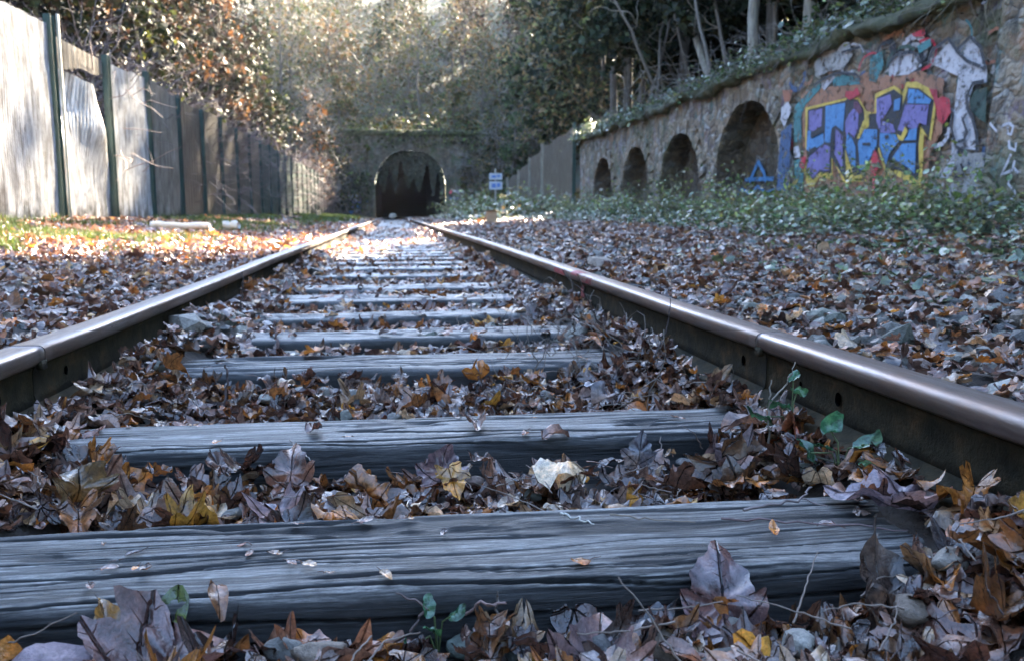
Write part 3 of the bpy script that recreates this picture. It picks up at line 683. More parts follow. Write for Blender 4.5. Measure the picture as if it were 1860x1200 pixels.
def sheet(y0, y1, mat, peel=False, zt0=None, zt1=None):
    n = 300 if y0 < 16 else 90; m = 24
    u = np.linspace(0, 1, n); v = np.linspace(0, 1, m); U, Vv = np.meshgrid(u, v, indexing='ij')
    yv = y0+(y1-y0)*U; tp = top(yv)-.02*fbm(yv*3, 0, 1., 2); zb = H(FX, y0)-.04
    zv = zb+(tp-zb)*Vv
    xv = FX+.008*np.sin(yv*2*math.pi/.052 if n > 200 else yv*2*math.pi/.2)+.02*fbm(yv*.8, zv*.8, 3., 2)
    if peel:       # sheet torn from the near post, curling away at its top corner
        near = (1-U); hi = sm(.35, .95, Vv)
        xv = xv-.04-.35*near*hi+.12*np.sin(near*math.pi)*sm(.25, .7, Vv)+.11*np.sin((U*1.6+Vv*.7)*5)*sm(.15, .6, Vv)
        zv = zv-hi*(.08*near+.42*np.sin(np.clip(U*.62+.12, 0, 1)*math.pi)**2)
        yv = yv+.22*near*hi*sm(.5, .9, Vv)
    V = np.stack([xv, yv, zv], -1).reshape(-1, 3)
    o = mo('fence_panel', V, grid_faces(n, m), M[mat], fence)
    return o
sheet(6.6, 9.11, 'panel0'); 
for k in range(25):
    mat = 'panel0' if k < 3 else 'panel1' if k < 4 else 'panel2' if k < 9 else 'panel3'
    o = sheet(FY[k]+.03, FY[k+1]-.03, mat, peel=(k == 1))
    if k == 1: o['label'] = 'bent pale sheet torn loose from its post with a dark gap behind'
# ragged top strip left on the torn bay
n = 200; u = np.linspace(0, 1, n); V = []
for a in u:
    y = FY[1]+.03+1.97*a
    for j, b in enumerate(np.linspace(0, 1, 6)): V.append((FX-.03+.008*math.sin(y*120), y, 2.58-b*(.16+.22*(1-a)**.7+.03*math.sin(a*9))))
mo('fence_panel', np.array(V), grid_faces(n, 6), M['panel1'], fence)['label'] = 'narrow sheet strip along the top of the torn bay'
# graffiti panel and pale post near the portal on the left
pp = empty('gate_post', (-3.7, 57.5, .2)); tag(pp, 'pale round post at the far end of the left fence beside the tunnel', 'post')
th = np.array([[(-3.72+.04*math.sin(k*.8), 57.5, .1+k*.55) for k in range(6)]]); Vt, Ft = tubes(th, np.full((1, 6), .32)*np.linspace(1.1, .8, 6), 12)
mo('post_shaft', Vt, Ft, M['palebark'], pp)

# right fence beyond the wall
rf = empty('fence', (6.05, 27.6, .8)); tag(rf, 'rusty brown sheet fence beyond the stone wall on the right', 'fence')
fy = [28.2, 31.2, 34.4, 37.6, 41, 45]; ft = [3.42, 3.3, 3.2, 2.85, 2.5, 2.3]
for k, y in enumerate(fy):
    if k % 2 == 0 or k > 2: hpost(6.0, y, .3, ft[k], rf, .08, 'post' if k < 2 else 'palebark')
for k in range(5):
    n = 60; V = []
    for a in np.linspace(0, 1, n):
        y = fy[k]+.03+(fy[k+1]-fy[k]-.06)*a; tp = ft[k]+(ft[k+1]-ft[k])*a-.12+.05*math.sin(a*7+k)
        for j in range(5): V.append((6.06+.02*math.sin(y*20)+.03*math.sin(a*3+k), y, .3+(tp-.3)*j/4))
    mo('fence_panel', np.array(V), grid_faces(n, 5), M['panel2'], rf)

# ------------------------------------------------------------------ tunnel portal
pt = empty('tunnel_portal', (1.2, 60, 0)); tag(pt, 'stone tunnel portal with a dark arched mouth at the end of the track', 'tunnel portal')
x0, x1 = -1.22, 3.64; PY = 60.0
def pz(x):
    t = np.clip(np.abs((x-(x0+x1)/2)/((x1-x0)/2)), 0, 1); return 2.3+2.42*np.sqrt(1-t**2.3)
xs = np.array(sorted(list(np.arange(-6.5, 9, .3))+[x0-eps, x0+eps, x1-eps, x1+eps]+list(np.linspace(x0+.03, x1-.03, 40))))
V = []
for x in xs:
    zb = float(pz(x)) if x0 < x < x1 else -.1
    for k in range(6): V.append((x, PY+.05*pn(x, k, 2.), zb+(5.95-zb)*k/5))
mo('portal_wall', np.array(V), grid_faces(len(xs), 6), M['portal'], pt)
xx = np.concatenate([[x0], np.linspace(x0+.001, x1-.001, 40), [x1]]); zz = pz(xx); zz[0] = zz[-1] = -.1
V = [(x, y, z) for y in np.linspace(PY, PY+34, 12) for x, z in zip(xx, zz)]; n = len(xx)
b0 = len(V); V += [(x, PY+34, -.1) for x in xx]+[(x, PY+34, z) for x, z in zip(xx, zz)]
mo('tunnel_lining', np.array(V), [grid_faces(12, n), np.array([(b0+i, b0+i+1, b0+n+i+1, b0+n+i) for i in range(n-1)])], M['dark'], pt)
ac = Acc(); t = np.linspace(0, math.pi, 29); rx = (x1-x0)/2; cx = (x0+x1)/2
xr = cx-rx*np.cos(t); zr = pz(xr)
for k in range(28):
    p0 = np.array([xr[k], zr[k]]); p1 = np.array([xr[k+1], zr[k+1]]); d = (p1-p0)/np.linalg.norm(p1-p0); nn = np.array([-d[1], d[0]])
    if nn[1] < 0: nn = -nn
    pts = [p0+d*.01+nn*.01, p1-d*.01+nn*.01, p1-d*.01+nn*.5, p0+d*.01+nn*.5]
    V8 = [(p[0], PY-.10, p[1]) for p in pts]+[(p[0], PY+.1, p[1]) for p in pts]
    ac.add(np.array(V8), np.array([(0, 1, 2, 3), (7, 6, 5, 4), (0, 4, 5, 1), (1, 5, 6, 2), (2, 6, 7, 3), (3, 7, 4, 0)]))
ac.obj('arch_ring', M['portal'], pt, smooth=False)
V = []
xs = np.arange(-6.5, 9.1, .25)
for x in xs:
    for k, (a, b) in enumerate([(.0, -.25), (-.22, -.2), (-.24, .12), (0, .18), (.6, .16)]): V.append((x, PY+a+.04*pn(x, k, 5.), 5.95+b+.06*pn(x*1.2, k, 1.)))
mo('parapet', np.array(V), grid_faces(len(xs), 5), M['moss'], pt)
# pilasters
for xa, xb in ((x0-1.0, x0-.62), (x1+.62, x1+1.15)):
    a = Acc(); a.add(*bevbox((xa, PY-.3, -.1), (xb, PY+.05, 5.7), .03)); a.obj('pilaster', M['portal'], pt, smooth=False)
# graffiti on the left wing of the portal (purple, white and blue tag)
a = {}
for k in range(16):
    c = ['blue', 'white', 'purple', 'white', 'purple', 'navy'][k % 6]; cx_ = -2.55+.28*(k % 4)-.1+.1*(k % 3); cz = .5+.34*(k//4)+.1*(k % 2)
    th = np.linspace(0, 2*math.pi, 9)[:-1]; rr = .13+.07*np.sin(th*3+k)
    V = np.stack([cx_-.25+rr*np.cos(th)*1.3, np.full(8, PY-.09-.004*k), cz+rr*np.sin(th)*.9], -1)
    a.setdefault(c, Acc()).add(V, np.array([list(range(8))]))
for c, q in a.items(): q.obj('graffiti_paint', PM[c], pt, smooth=False)
a = {}
for k in range(9):
    c = ['white', 'purple', 'pink', 'navy'][k % 4]; th = np.linspace(0, 2*math.pi, 9)[:-1]; rr = .12+.05*np.sin(th*2+k)
    V = np.stack([4.0+.22*(k % 3)+rr*np.cos(th), np.full(8, PY-.34-.003*k), 1.0+.45*(k//3)+rr*np.sin(th)], -1); a.setdefault(c, Acc()).add(V, np.array([list(range(8))]))
for c, q in a.items(): q.obj('graffiti_paint', PM[c], pt, smooth=False)

# ------------------------------------------------------------------ leaves
_h = [(.0, .03), (.15, -.10), (.28, -.12), (.40, -.05), (.37, .05), (.35, .14), (.44, .18), (.49, .25), (.51, .31), (.53, .44), (.43, .45), (.34, .42), (.31, .51), (.32, .62), (.24, .70), (.14, .80), (.09, .90), (0, 1.0)]
MAPLE = np.array(_h+[(-x, y) for x, y in _h[1:-1][::-1]]); MC = np.array([0, .32])
th = np.linspace(-math.pi/2, 1.5*math.pi, 25)[:-1]
OVAL = np.stack([.30*np.cos(th)*(1+.12*np.sin(th)*-1), .5+.5*np.sin(th)], -1)+np.stack([.012*np.sin(th*11), 0*th], -1); OC = np.array([0, .5])
def template(outline, c, rings, step=1):
    o = outline[::step]; n = len(o); V = [c]; F = []
    for r in rings: V += list(c+(o-c)*r)
    tri = np.array([(0, 1+i, 1+(i+1) % n) for i in range(n)])
    q = [(1+k*n+i, 1+(k+1)*n+i, 1+(k+1)*n+(i+1) % n, 1+k*n+(i+1) % n) for k in range(len(rings)-1) for i in range(n)]
    return np.array(V), ([tri, np.array(q)] if q else [tri])
_m = []
for i_ in range(len(MAPLE)):
    p_, q_ = MAPLE[i_], MAPLE[(i_+1) % len(MAPLE)]; d_ = q_-p_; n_ = np.array([d_[1], -d_[0]]); _m += [p_, p_+d_*.45+n_*(.16 if i_ % 2 else -.12)]
T_NEAR = template(np.array(_m), MC, [.25, .5, .75, 1.0]); T_MID = template(MAPLE, MC, [.55, 1.0]); T_FAR = template(MAPLE, MC, [1.0], 2)
O_NEAR = template(OVAL, OC, [.3, .6, .85, 1.0]); O_MID = template(OVAL, OC, [.55, 1.0], 2); O_FAR = template(OVAL, OC, [1.0], 4)
def petiole_verts(): return None
def leaves(T, pos, R, size, curl=1.0, uvk=None):
    """instances of a leaf template, each bent its own way: returns V, F list, UV"""
    tv, tf = T; M_ = len(pos); n = len(tv)
    c = np.array([0, .4]); p = (tv-c)[None]*np.ones((M_, 1, 1))
    wid = rng.uniform(.75, 1.05, (M_, 1)); x = p[..., 0]*wid; y = p[..., 1]+0*x
    # rolled about a random in-plane axis
    a = rng.uniform(0, math.pi, (M_, 1)); k = rng.normal(0, 1.9, (M_, 1))*curl; k = np.where(np.abs(k) < .15, .15, k)
    s = x*np.cos(a)+y*np.sin(a); t = -x*np.sin(a)+y*np.cos(a)
    s2 = np.sin(k*s)/k; z = (1-np.cos(k*s))/k
    # folded along the mid rib, drooping tip, rippled rim
    x = s2*np.cos(a)-t*np.sin(a); y = s2*np.sin(a)+t*np.cos(a)
    fo = rng.normal(.15, .45, (M_, 1))*curl; z = z+fo*np.sqrt(x*x+.004)-fo*.06
    z = z+rng.normal(0, .5, (M_, 1))*curl*y*np.abs(y)
    r = np.sqrt((tv[:, 0])**2+(tv[:, 1]-.32)**2)[None]; an = np.arctan2(tv[:, 1]-.32, tv[:, 0])[None]
    ph = rng.uniform(0, 6.28, (M_, 4))
    z = z+curl*r*(rng.uniform(.04, .16, (M_, 1))*np.sin(3*an+ph[:, :1])+rng.uniform(.02, .10, (M_, 1))*np.sin(6*an+ph[:, 1:2])+.05*np.sin(11*an+ph[:, 2:3])*r*1.5)
    z = z+curl*.045*np.sin(11*tv[None, :, 0]+6*tv[None, :, 1]+ph[:, :1])*np.sin(9*tv[None, :, 1]-4*tv[None, :, 0]+ph[:, 3:4])+curl*.02*np.sin(23*tv[None, :, 0]+ph[:, 1:2])*np.sin(19*tv[None, :, 1]+ph[:, 2:3])
    L = np.stack([x, y, z], -1)*size[:, None, None]
    V = np.einsum('mij,mnj->mni', R, L)+pos[:, None]
    off = (np.arange(M_)*n)[:, None, None]
    F = [(f[None]+off).reshape(-1, f.shape[1]) for f in tf]
    UV = np.broadcast_to(tv[None], (M_, n, 2)).reshape(-1, 2)
    return V.reshape(-1, 3), F, UV, n
PAL = np.array([(.075, .036, .026), (.115, .058, .038), (.17, .10, .075), (.09, .046, .022), (.20, .085, .028), (.33, .135, .03), (.26, .17, .095), (.42, .31, .20), (.20, .155, .14), (.045, .024, .018), (.42, .22, .04)])
PW = np.array([16, 18, 14, 12, 12, 6, 7, 4, 9, 10, 1.5]); PW = PW/PW.sum()
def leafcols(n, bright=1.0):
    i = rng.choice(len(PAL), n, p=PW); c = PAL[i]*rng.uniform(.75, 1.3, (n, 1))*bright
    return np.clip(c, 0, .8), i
def near_tie(y):
    d = np.full(np.shape(y), 9.0)
    for yc, wd in TIES[:70]: d = np.minimum(d, np.abs(y-yc)-wd/2)
    return d
def scatter_center(n, y0, y1, zspan, size, tmpl, ovl=.25, bright=1.0, tilt=.5, keep_tie=.03, name=None, mat='litter', curl=1.0):
    x = rng.uniform(-.715, .715, n); y = y0+(y1-y0)*rng.uniform(0, 1, n)
    d = near_tie(y); edge = sm(.58, .72, np.abs(x)+.08*pn(x*3, y*3, 5.))
    keep = (d > .03) | (rng.uniform(0, 1, n) < keep_tie+edge*.9)
    x, y, d, edge = x[keep], y[keep], d[keep], edge[keep]; m = len(x)
    s = size*np.exp(rng.normal(0, .28, m))
    z = H(x, y)+rng.uniform(0, 1, m)**1.3*zspan+.012
    z = np.where(d < .01, np.maximum(z, .006+edge*.02*rng.uniform(0, 1, m)), z)
    tl = np.abs(rng.normal(0, tilt, m)); tl = np.where(d < .01, tl*.35, tl)
    x = np.clip(x, -.70+s*.35, .70-s*.35)
    return np.stack([x, y, z], -1), tl, s
def build_litter(name, pos, tl, s, T, T2, bright, mat, label, curl=1.0, group=None):
    m = len(pos); c, _ = leafcols(m, bright*1.12); sel = rng.uniform(0, 1, m) < .55
    a = Acc()
    for t, k in ((T, sel), (T2, ~sel)):
        if not k.any(): continue
        V, F, UV, n = leaves(t, pos[k], rand_rot(k.sum(), tl[k]), s[k]*(1 if t is T else .8), curl)
        a.add(V, F, np.repeat(c[k], n, 0), UV)
    o = a.obj(name, M[mat], smooth=True); tag(o, label, 'fallen leaves', kind='stuff'); return o

# near bed between the rails
P1, t1, s1 = scatter_center(5600, .55, 2.6, .035, .052, None, tilt=.36, keep_tie=.002)
build_litter('leaf_litter', P1, t1, s1, T_MID, O_MID, 1.0, 'leaf', 'brown fallen leaves packed between the nearest sleepers', 1.35)
P1, t1, s1 = scatter_center(9500, 2.45, 8, .035, .052, None, tilt=.4, keep_tie=.09)
build_litter('leaf_litter', P1, t1, s1, T_MID, O_MID, 1.1, 'litter', 'brown fallen leaves between the sleepers further along')
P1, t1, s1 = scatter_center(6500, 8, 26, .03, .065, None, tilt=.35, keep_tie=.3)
build_litter('leaf_litter', P1, t1, s1, T_FAR, O_FAR, 1.8, 'litter', 'fallen leaves on the distant track bed, colour lifted to look sunlit')  # leaf colours raised so the far bed reads as sunlit
# left of the track
def side(n, xa, xb, y0, y1, size, T, T2, bright, label, ypow=1.0, span=.03, tilt=.42):
    x = rng.uniform(xa, xb, n); y = y0+(y1-y0)*rng.uniform(0, 1, n)**ypow
    s = size*np.exp(rng.normal(0, .3, n)); z = H(x, y)+rng.uniform(0, span, n)+.014
    build_litter('leaf_litter', np.stack([x, y, z], -1), np.abs(rng.normal(0, tilt, n)), s, T, T2, bright, 'litter', label)
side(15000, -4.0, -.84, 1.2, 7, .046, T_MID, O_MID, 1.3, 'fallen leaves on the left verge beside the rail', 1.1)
side(17000, -4.4, -.84, 6, 24, .06, T_FAR, O_FAR, 1.9, 'golden and brown leaves on the left verge, colour lifted to look sunlit', 1.4)  # palette brightened here, sunshine partly put into the leaf colour
side(12000, .84, 3.6, 1.0, 5, .040, T_MID, O_MID, 1.0, 'small brown leaves over the ballast right of the rail', 1.0)
side(16000, .84, 6.0, 4, 24, .055, T_FAR, O_FAR, 1.0, 'brown leaves on the right verge towards the wall', 1.3)
side(1500, -4.4, 5, 22, 58, .13, T_FAR, O_FAR, 1.0, 'fallen leaves near the tunnel', 1.0)

# ---- individual leaves lying nearest to the lens
LN = {0: 'dark brown', 1: 'brown', 2: 'greyish brown', 3: 'deep brown', 4: 'russet', 5: 'orange', 6: 'tan', 7: 'pale straw coloured', 8: 'grey', 9: 'blackish brown', 10: 'yellow orange'}
def leaf_obj(pos, tilt, size, T, ci, zone, curl=1.0, R=None, color=None, label=None, name='fallen_leaf', group='fallen leaves between the rails', mat='leaf', cat='leaf'):
    R = rand_rot(1, np.array([tilt])) if R is None else R[None]
    V, F, UV, n = leaves(T, np.zeros((1, 3)), R, np.array([size]), curl)
    c = (PAL[ci]*rng.uniform(.8, 1.25) if color is None else np.array(color))
    # stalk, part of the leaf's own surface
    K = 6; L = size*rng.uniform(.3, .6); b = R[0] @ np.array([0, -.37*size, .0]); d = R[0] @ np.array([rng.normal(0, .2), -1, rng.normal(.1, .3)])
    path = np.array([[b+d*L*k/(K-1)+np.array([0, 0, .02*size*math.sin(k)]) for k in range(K)]])
    Vt, Ft = tubes(path, np.linspace(.0011, .0007, K)[None]*max(size/.09, .7), 4)
    a = Acc(); a.add(V, F, np.repeat(c[None], len(V), 0), UV); a.add(Vt, Ft, np.array((.13, .07, .05)), np.full((len(Vt), 2), .3))
    o = ob(name, mkmesh(name, np.concatenate(a.V), [np.concatenate(v) for v in a.F.values()], M[mat], col=np.concatenate(a.C), uv=np.concatenate(a.U)), None, pos)
    if label is None:
        kind = ('lobed ' if T is T_NEAR else 'oval ')
        label = LN[ci]+' curled '+kind+'leaf lying '+zone; 
    tag(o, label, cat, group); return o
zones = [(.66, .875, 95, .076, 'in front of the nearest sleeper', .02), (1.155, 1.50, 95, .066, 'between the two nearest sleepers', .05), (1.71, 2.26, 80, .054, 'between the second and third nearest sleepers', .05)]
for y0, y1, cnt, sz, zn, span in zones:
    for k in range(cnt):
        y = rng.uniform(y0, y1); x = rng.uniform(-.60, .66)*(1 if y > 1 else .93)
        s = sz*math.exp(rng.normal(0, .25)); ci = rng.choice(11, p=PW)
        z = float(H(x, y))+(.03 if y > 1 else .012)+rng.uniform(0, span)
        leaf_obj((x, y, z), abs(rng.normal(0, .3)), s, T_NEAR if rng.uniform() < .72 else O_NEAR, ci, zn, rng.uniform(.9, 1.9))
def Rm(yaw, pitch, roll):
    return np.array(Matrix.Rotation(yaw, 3, 'Z') @ Matrix.Rotation(pitch, 3, 'X') @ Matrix.Rotation(roll, 3, 'Y'))
H_ = lambda x, y, z, yaw, pit, rol, s, T, c, lab, curl=.5: leaf_obj((x, y, z), 0, s*.92, T, 0, '', curl*1.7+.5, R=Rm(yaw, pit, rol), color=c, label=lab, group=None)
H_(.515, .845, -.012, .15, .75, .2, .135, T_NEAR, (.085, .062, .05), 'large dark maple leaf with pale midrib standing at lower right', .35)
H_(.33, .86, -.015, -.2, 1.0, -.1, .125, T_NEAR, (.11, .07, .075), 'big purple maple leaf leaning on the front of the nearest sleeper', .5)
H_(.62, 1.02, .022, 1.35, .25, .1, .15, T_NEAR, (.24, .18, .20), 'broad mauve maple leaf lying on the right end of the nearest sleeper', .5)
H_(.66, .90, .0, -1.0, .3, .1, .11, T_NEAR, (.15, .13, .125), 'grey leaf under the broad mauve leaf at the right edge', .5)
H_(-.335, .885, -.022, .35, 1.15, .4, .07, T_NEAR, (.30, .15, .03), 'ochre ragged leaf standing upright against the nearest sleeper', .5)
H_(-.275, .90, -.022, -.3, 1.15, .0, .065, O_NEAR, (.09, .13, .025), 'olive green oval leaf against the nearest sleeper', .3)
H_(-.24, .83, -.045, -1.2, .4, .1, .15, T_NEAR, (.19, .11, .10), 'long glossy brown leaf curled at the lower left', .8)
H_(-.10, .80, -.05, .6, .3, .1, .12, T_NEAR, (.15, .14, .165), 'slate blue crumpled maple leaf at the bottom centre', .7)
H_(.03, .80, -.055, 2.0, .4, .1, .11, T_NEAR, (.14, .12, .16), 'blue grey maple leaf beside the green seedling', .5)
H_(.17, .79, -.045, -.3, .65, .1, .12, T_NEAR, (.19, .13, .13), 'brown ribbed maple leaf in the bottom middle right', .4)
H_(-.205, 1.39, -.01, .1, 1.0, -.2, .11, T_NEAR, (.15, .08, .06), 'upright brown maple leaf left of centre before the second sleeper', .5)
H_(-.215, 1.30, -.045, .3, .35, -.2, .12, T_NEAR, (.26, .19, .20), 'flat pinkish maple leaf left of centre behind the nearest sleeper', .4)
H_(.045, 1.40, -.02, -.3, 1.05, .3, .105, T_NEAR, (.16, .11, .12), 'mauve maple leaf standing at the centre before the second sleeper', .5)
H_(-.515, 1.33, .0, .3, 1.1, .3, .11, T_NEAR, (.15, .09, .035), 'dark ochre maple leaf standing at left behind the nearest sleeper', .6)
H_(-.60, 1.28, -.02, .7, .5, .3, .13, T_NEAR, (.20, .15, .15), 'large ribbed greyish leaf at the left edge', .5)
H_(-.08, 1.33, -.03, 2.0, .9, .3, .09, T_NEAR, (.24, .10, .03), 'russet folded leaf at the centre behind the nearest sleeper', .7)
H_(.40, 1.42, -.01, -.5, 1.1, .3, .07, T_NEAR, (.10, .10, .12), 'bluish leaf against the front of the second sleeper', .5)
H_(.52, 1.32, .0, 1.6, .4, -.3, .10, T_NEAR, (.17, .12, .12), 'rolled grey brown leaf right of centre', 1.2)
H_(.62, 1.45, .04, .6, .4, -.1, .10, T_NEAR, (.24, .14, .10), 'brown leaf on the heap beside the right rail', .9)
H_(.66, 1.36, .04, 2.6, .5, -.1, .09, T_NEAR, (.22, .07, .03), 'rusty red leaf on the heap beside the right rail', .8)
H_(.43, 1.78, .02, .8, .5, .2, .10, O_NEAR, (.20, .17, .18), 'rolled grey leaf on the heap beyond the second sleeper', 1.4)
# cream curled husk
o = H_(.245, 1.345, .003, 1.45, .12, .5, .115, O_NEAR, (.62, .50, .34), 'cream curled husk lying on leaves before the second sleeper', 1.0); 
# small bits resting on the sleepers
for k in range(46):
    i = 0 if k < 22 else (1 if k < 34 else 2); yc, wd = TIES[i]
    x = rng.uniform(-.6, .62); y = yc+rng.uniform(-.42, .42)*wd
    ci = rng.choice(11, p=PW)
    leaf_obj((x, y, .004), .12, rng.uniform(.010, .026), O_NEAR, ci, '', .6, color=PAL[ci]*1.8, label='small leaf scrap lying on top of the '+['nearest', 'second nearest', 'third nearest'][i]+' sleeper', name='leaf_scrap', group='scraps on the sleepers')

# ------------------------------------------------------------------ stones
import itertools
ph = (1+5**.5)/2
IV = np.array([(-1, ph, 0), (1, ph, 0), (-1, -ph, 0), (1, -ph, 0), (0, -1, ph), (0, 1, ph), (0, -1, -ph), (0, 1, -ph), (ph, 0, -1), (ph, 0, 1), (-ph, 0, -1), (-ph, 0, 1)])/math.sqrt(1+ph*ph)
IF = np.array([(0, 11, 5), (0, 5, 1), (0, 1, 7), (0, 7, 10), (0, 10, 11), (1, 5, 9), (5, 11, 4), (11, 10, 2), (10, 7, 6), (7, 1, 8), (3, 9, 4), (3, 4, 2), (3, 2, 6), (3, 6, 8), (3, 8, 9), (4, 9, 5), (2, 4, 11), (6, 2, 10), (8, 6, 7), (9, 8, 1)])
SC = np.array([(.13, .12, .105), (.19, .165, .135), (.08, .075, .07), (.17, .125, .09), (.27, .24, .20), (.11, .11, .085), (.15, .10, .08)])
def stones(n, xf, y0, y1, s0, label, dz=.0, ypow=1.):
    y = y0+(y1-y0)*rng.uniform(0, 1, n)**ypow; x = xf(n)
    s = s0*np.exp(rng.normal(0, .42, n)); jit = rng.uniform(.65, 1.2, (n, 12, 1)); sc = rng.uniform(.6, 1.2, (n, 1, 3))*np.array([1.15, 1, .7])
    V = IV[None]*jit*sc*s[:, None, None]*.5; V = np.einsum('mij,mnj->mni', rand_rot(n, rng.uniform(0, .5, n)), V)
    V = V+np.stack([x, y, H(x, y)+s*.1+dz], -1)[:, None]
    F = (IF[None]+(np.arange(n)*12)[:, None, None]).reshape(-1, 3)
    c = SC[rng.integers(0, 7, n)]*rng.uniform(.6, 1.25, (n, 1))
    tag(mo('gravel', V.reshape(-1, 3), F, M['stone'], col=np.repeat(c, 12, 0), smooth=False), label, 'ballast', kind='stuff')
stones(6500, lambda n: rng.uniform(.83, 3.4, n), .9, 5, .033, 'loose grey ballast stones beside the right rail', .016, ypow=1.2)
stones(5000, lambda n: rng.uniform(.83, 4.2, n), 5, 16, .04, 'grey ballast further along the right verge', ypow=1.3)
stones(2500, lambda n: -rng.uniform(.83, 3.4, n), 1.0, 9, .045, 'ballast stones among leaves on the left verge', ypow=1.2)
stones(1800, lambda n: rng.uniform(-.7, .7, n), 2.6, 9, .045, 'ballast between the sleepers', .01)
def stone(loc, s, c, label, flat=.7, seed=0):
    r_ = np.random.default_rng(seed)
    me = None
    import bmesh
    bm = bmesh.new(); bmesh.ops.create_icosphere(bm, subdivisions=3, radius=.5)
    co = np.array([v.co for v in bm.verts]); dirs = r_.normal(size=(9, 3)); dirs /= np.linalg.norm(dirs, axis=1)[:, None]; cut = r_.uniform(.26, .42, 9)
    for d, k in zip(dirs, cut):
        h = co @ d; co = co-np.maximum(0, h-k)[:, None]*d*.92
    co += co*(.10*fbm(co[:, 0]*5+seed, co[:, 1]*5, co[:, 2]*5, 3))[:, None]
    co *= np.array([1.25, .95, flat])*s
    F = np.array([[v.index for v in f.verts] for f in bm.faces]); bm.free()
    o = ob('stone', mkmesh('stone', co, F, M['stone'], col=np.array(c)), None, loc); o.rotation_euler = (0, 0, r_.uniform(0, 6))
    tag(o, label, 'stone', 'ballast stones between the rails'); return o
stone((-.385, .86, -.045), .075, (.22, .16, .17), 'pinkish angular stone at the bottom left corner', seed=1)
stone((.55, .755, -.04), .06, (.13, .13, .15), 'dark slate coloured stone at the bottom right', seed=2)
stone((.60, .75, -.035), .05, (.24, .25, .18), 'pale lichened stone in the bottom right corner', seed=3)
stone((.045, .885, -.07), .042, (.15, .17, .14), 'smooth grey green stone before the nearest sleeper right of the seedling', seed=4)
stone((.10, .865, -.068), .04, (.16, .17, .15), 'grey green stone half hidden by leaves at bottom centre', seed=5)
for k in range(60):
    z = k % 3; y = rng.uniform(*[(1.17, 1.47), (1.75, 2.24), (.7, .87)][z]); x = rng.uniform(-.64, .66)
    stone((x, y, float(H(x, y))+.028+rng.uniform(0, .022)), rng.uniform(.028, .05), SC[rng.integers(0, 7)]*rng.uniform(.7, 1.1),
          'small ballast stone among leaves '+['between the two nearest sleepers', 'between the second and third sleepers', 'in front of the nearest sleeper'][z], seed=20+k)

# ------------------------------------------------------------------ twigs, stalks, seedlings
def twig(name, pts, r0, r1, label, col=(.10, .075, .06), group='twigs on the track', cat='twig', branches=0):
    p = np.array(pts, float); K = 14; t = np.linspace(0, len(p)-1, K)
    P = np.stack([np.interp(t, np.arange(len(p)), p[:, i]) for i in range(3)], -1); P[1:-1] += rng.normal(0, r0*.7, (K-2, 3))
    a = Acc(); V, F = tubes(P[None], np.linspace(r0, r1, K)[None], 6); a.add(V, F, col)
    for b in range(branches):
        i = rng.integers(3, K-2); d = rng.normal(0, 1, (1, 3)); d[0, 2] = abs(d[0, 2]); L = np.linalg.norm(p[-1]-p[0])*rng.uniform(.2, .45)
        W = walk(P[i:i+1], d, np.array([L]), 6, .25); V, F = tubes(W, np.linspace(r0*.6, r1*.6, 6)[None], 5); a.add(V, F, col)
    o = a.obj(name, M['twig']); tag(o, label, cat, group); return o
twig('twig', [(.60, 1.33, .02), (.605, 1.345, .085), (.615, 1.36, .125)], .0022, .0012, 'pale forked twig standing beside the right rail near the joint', (.19, .15, .11), branches=1)
twig('twig', [(.605, 1.345, .085), (.64, 1.36, .115), (.66, 1.365, .155)], .0017, .001, 'side arm of the forked twig beside the right rail', (.19, .15, .11))
twig('twig', [(.60, 2.0, .04), (.645, 2.02, .12), (.652, 2.02, .20)], .002, .001, 'thin dark twig rising across the right rail head', (.05, .035, .035))
twig('twig', [(.60, 2.52, .06), (.55, 2.45, .14), (.50, 2.42, .235)], .003, .001, 'dark leaning twig sticking up over the right rail', (.05, .035, .03), branches=1)
twig('twig', [(.50, 2.45, .02), (.50, 2.44, .10)], .004, .0035, 'short brown stub standing beside the right rail', (.16, .12, .10))
twig('twig', [(-.62, 3.3, .0), (-.6, 3.3, .12), (-.60, 3.3, .19)], .004, .002, 'dark upright stalk against the left rail', (.06, .04, .035), branches=1)
twig('twig', [(-.55, 3.7, .0), (-.5, 3.7, .10), (-.50, 3.7, .17)], .003, .001, 'second thin stalk beyond the first by the left rail', (.12, .08, .07))
twig('twig', [(-.42, 1.95, -.02), (-.41, 1.96, .04), (-.415, 1.96, .07)], .003, .0025, 'short dark stub standing left of the third sleeper', (.08, .05, .045))
twig('twig', [(-.40, 2.7, -.02), (-.405, 2.7, .075)], .005, .004, 'brown stub standing at left before the fourth sleeper', (.16, .10, .09))
twig('twig', [(.255, 1.075, .004), (.30, 1.05, .006), (.36, 1.03, .004)], .0015, .0008, 'thin straw coloured twig lying on the nearest sleeper', (.20, .15, .11))
twig('twig', [(.19, 1.09, .004), (.225, 1.04, .005)], .0022, .0008, 'flat pale blade of straw on the nearest sleeper', (.45, .42, .36))
twig('twig', [(.40, 1.04, .004), (.50, 1.0, .008), (.62, .96, .006)], .0018, .001, 'long brown stem crossing the right end of the nearest sleeper', (.13, .08, .075))
twig('twig', [(.44, 1.06, .006), (.53, 1.075, .012), (.56, 1.10, .02)], .0022, .0014, 'knobbly twig on the right end of the nearest sleeper', (.16, .12, .11), branches=1)
twig('twig', [(-.22, 1.50, .012), (-.175, 1.43, -.01)], .0012, .0008, 'fine pale stem leaning from the second sleeper on the left', (.26, .21, .18))
twig('twig', [(-.02, .88, -.045), (0, .885, -.02), (-.035, .885, -.002)], .0018, .001, 'curved brown stalk left of the green seedling', (.12, .08, .07))
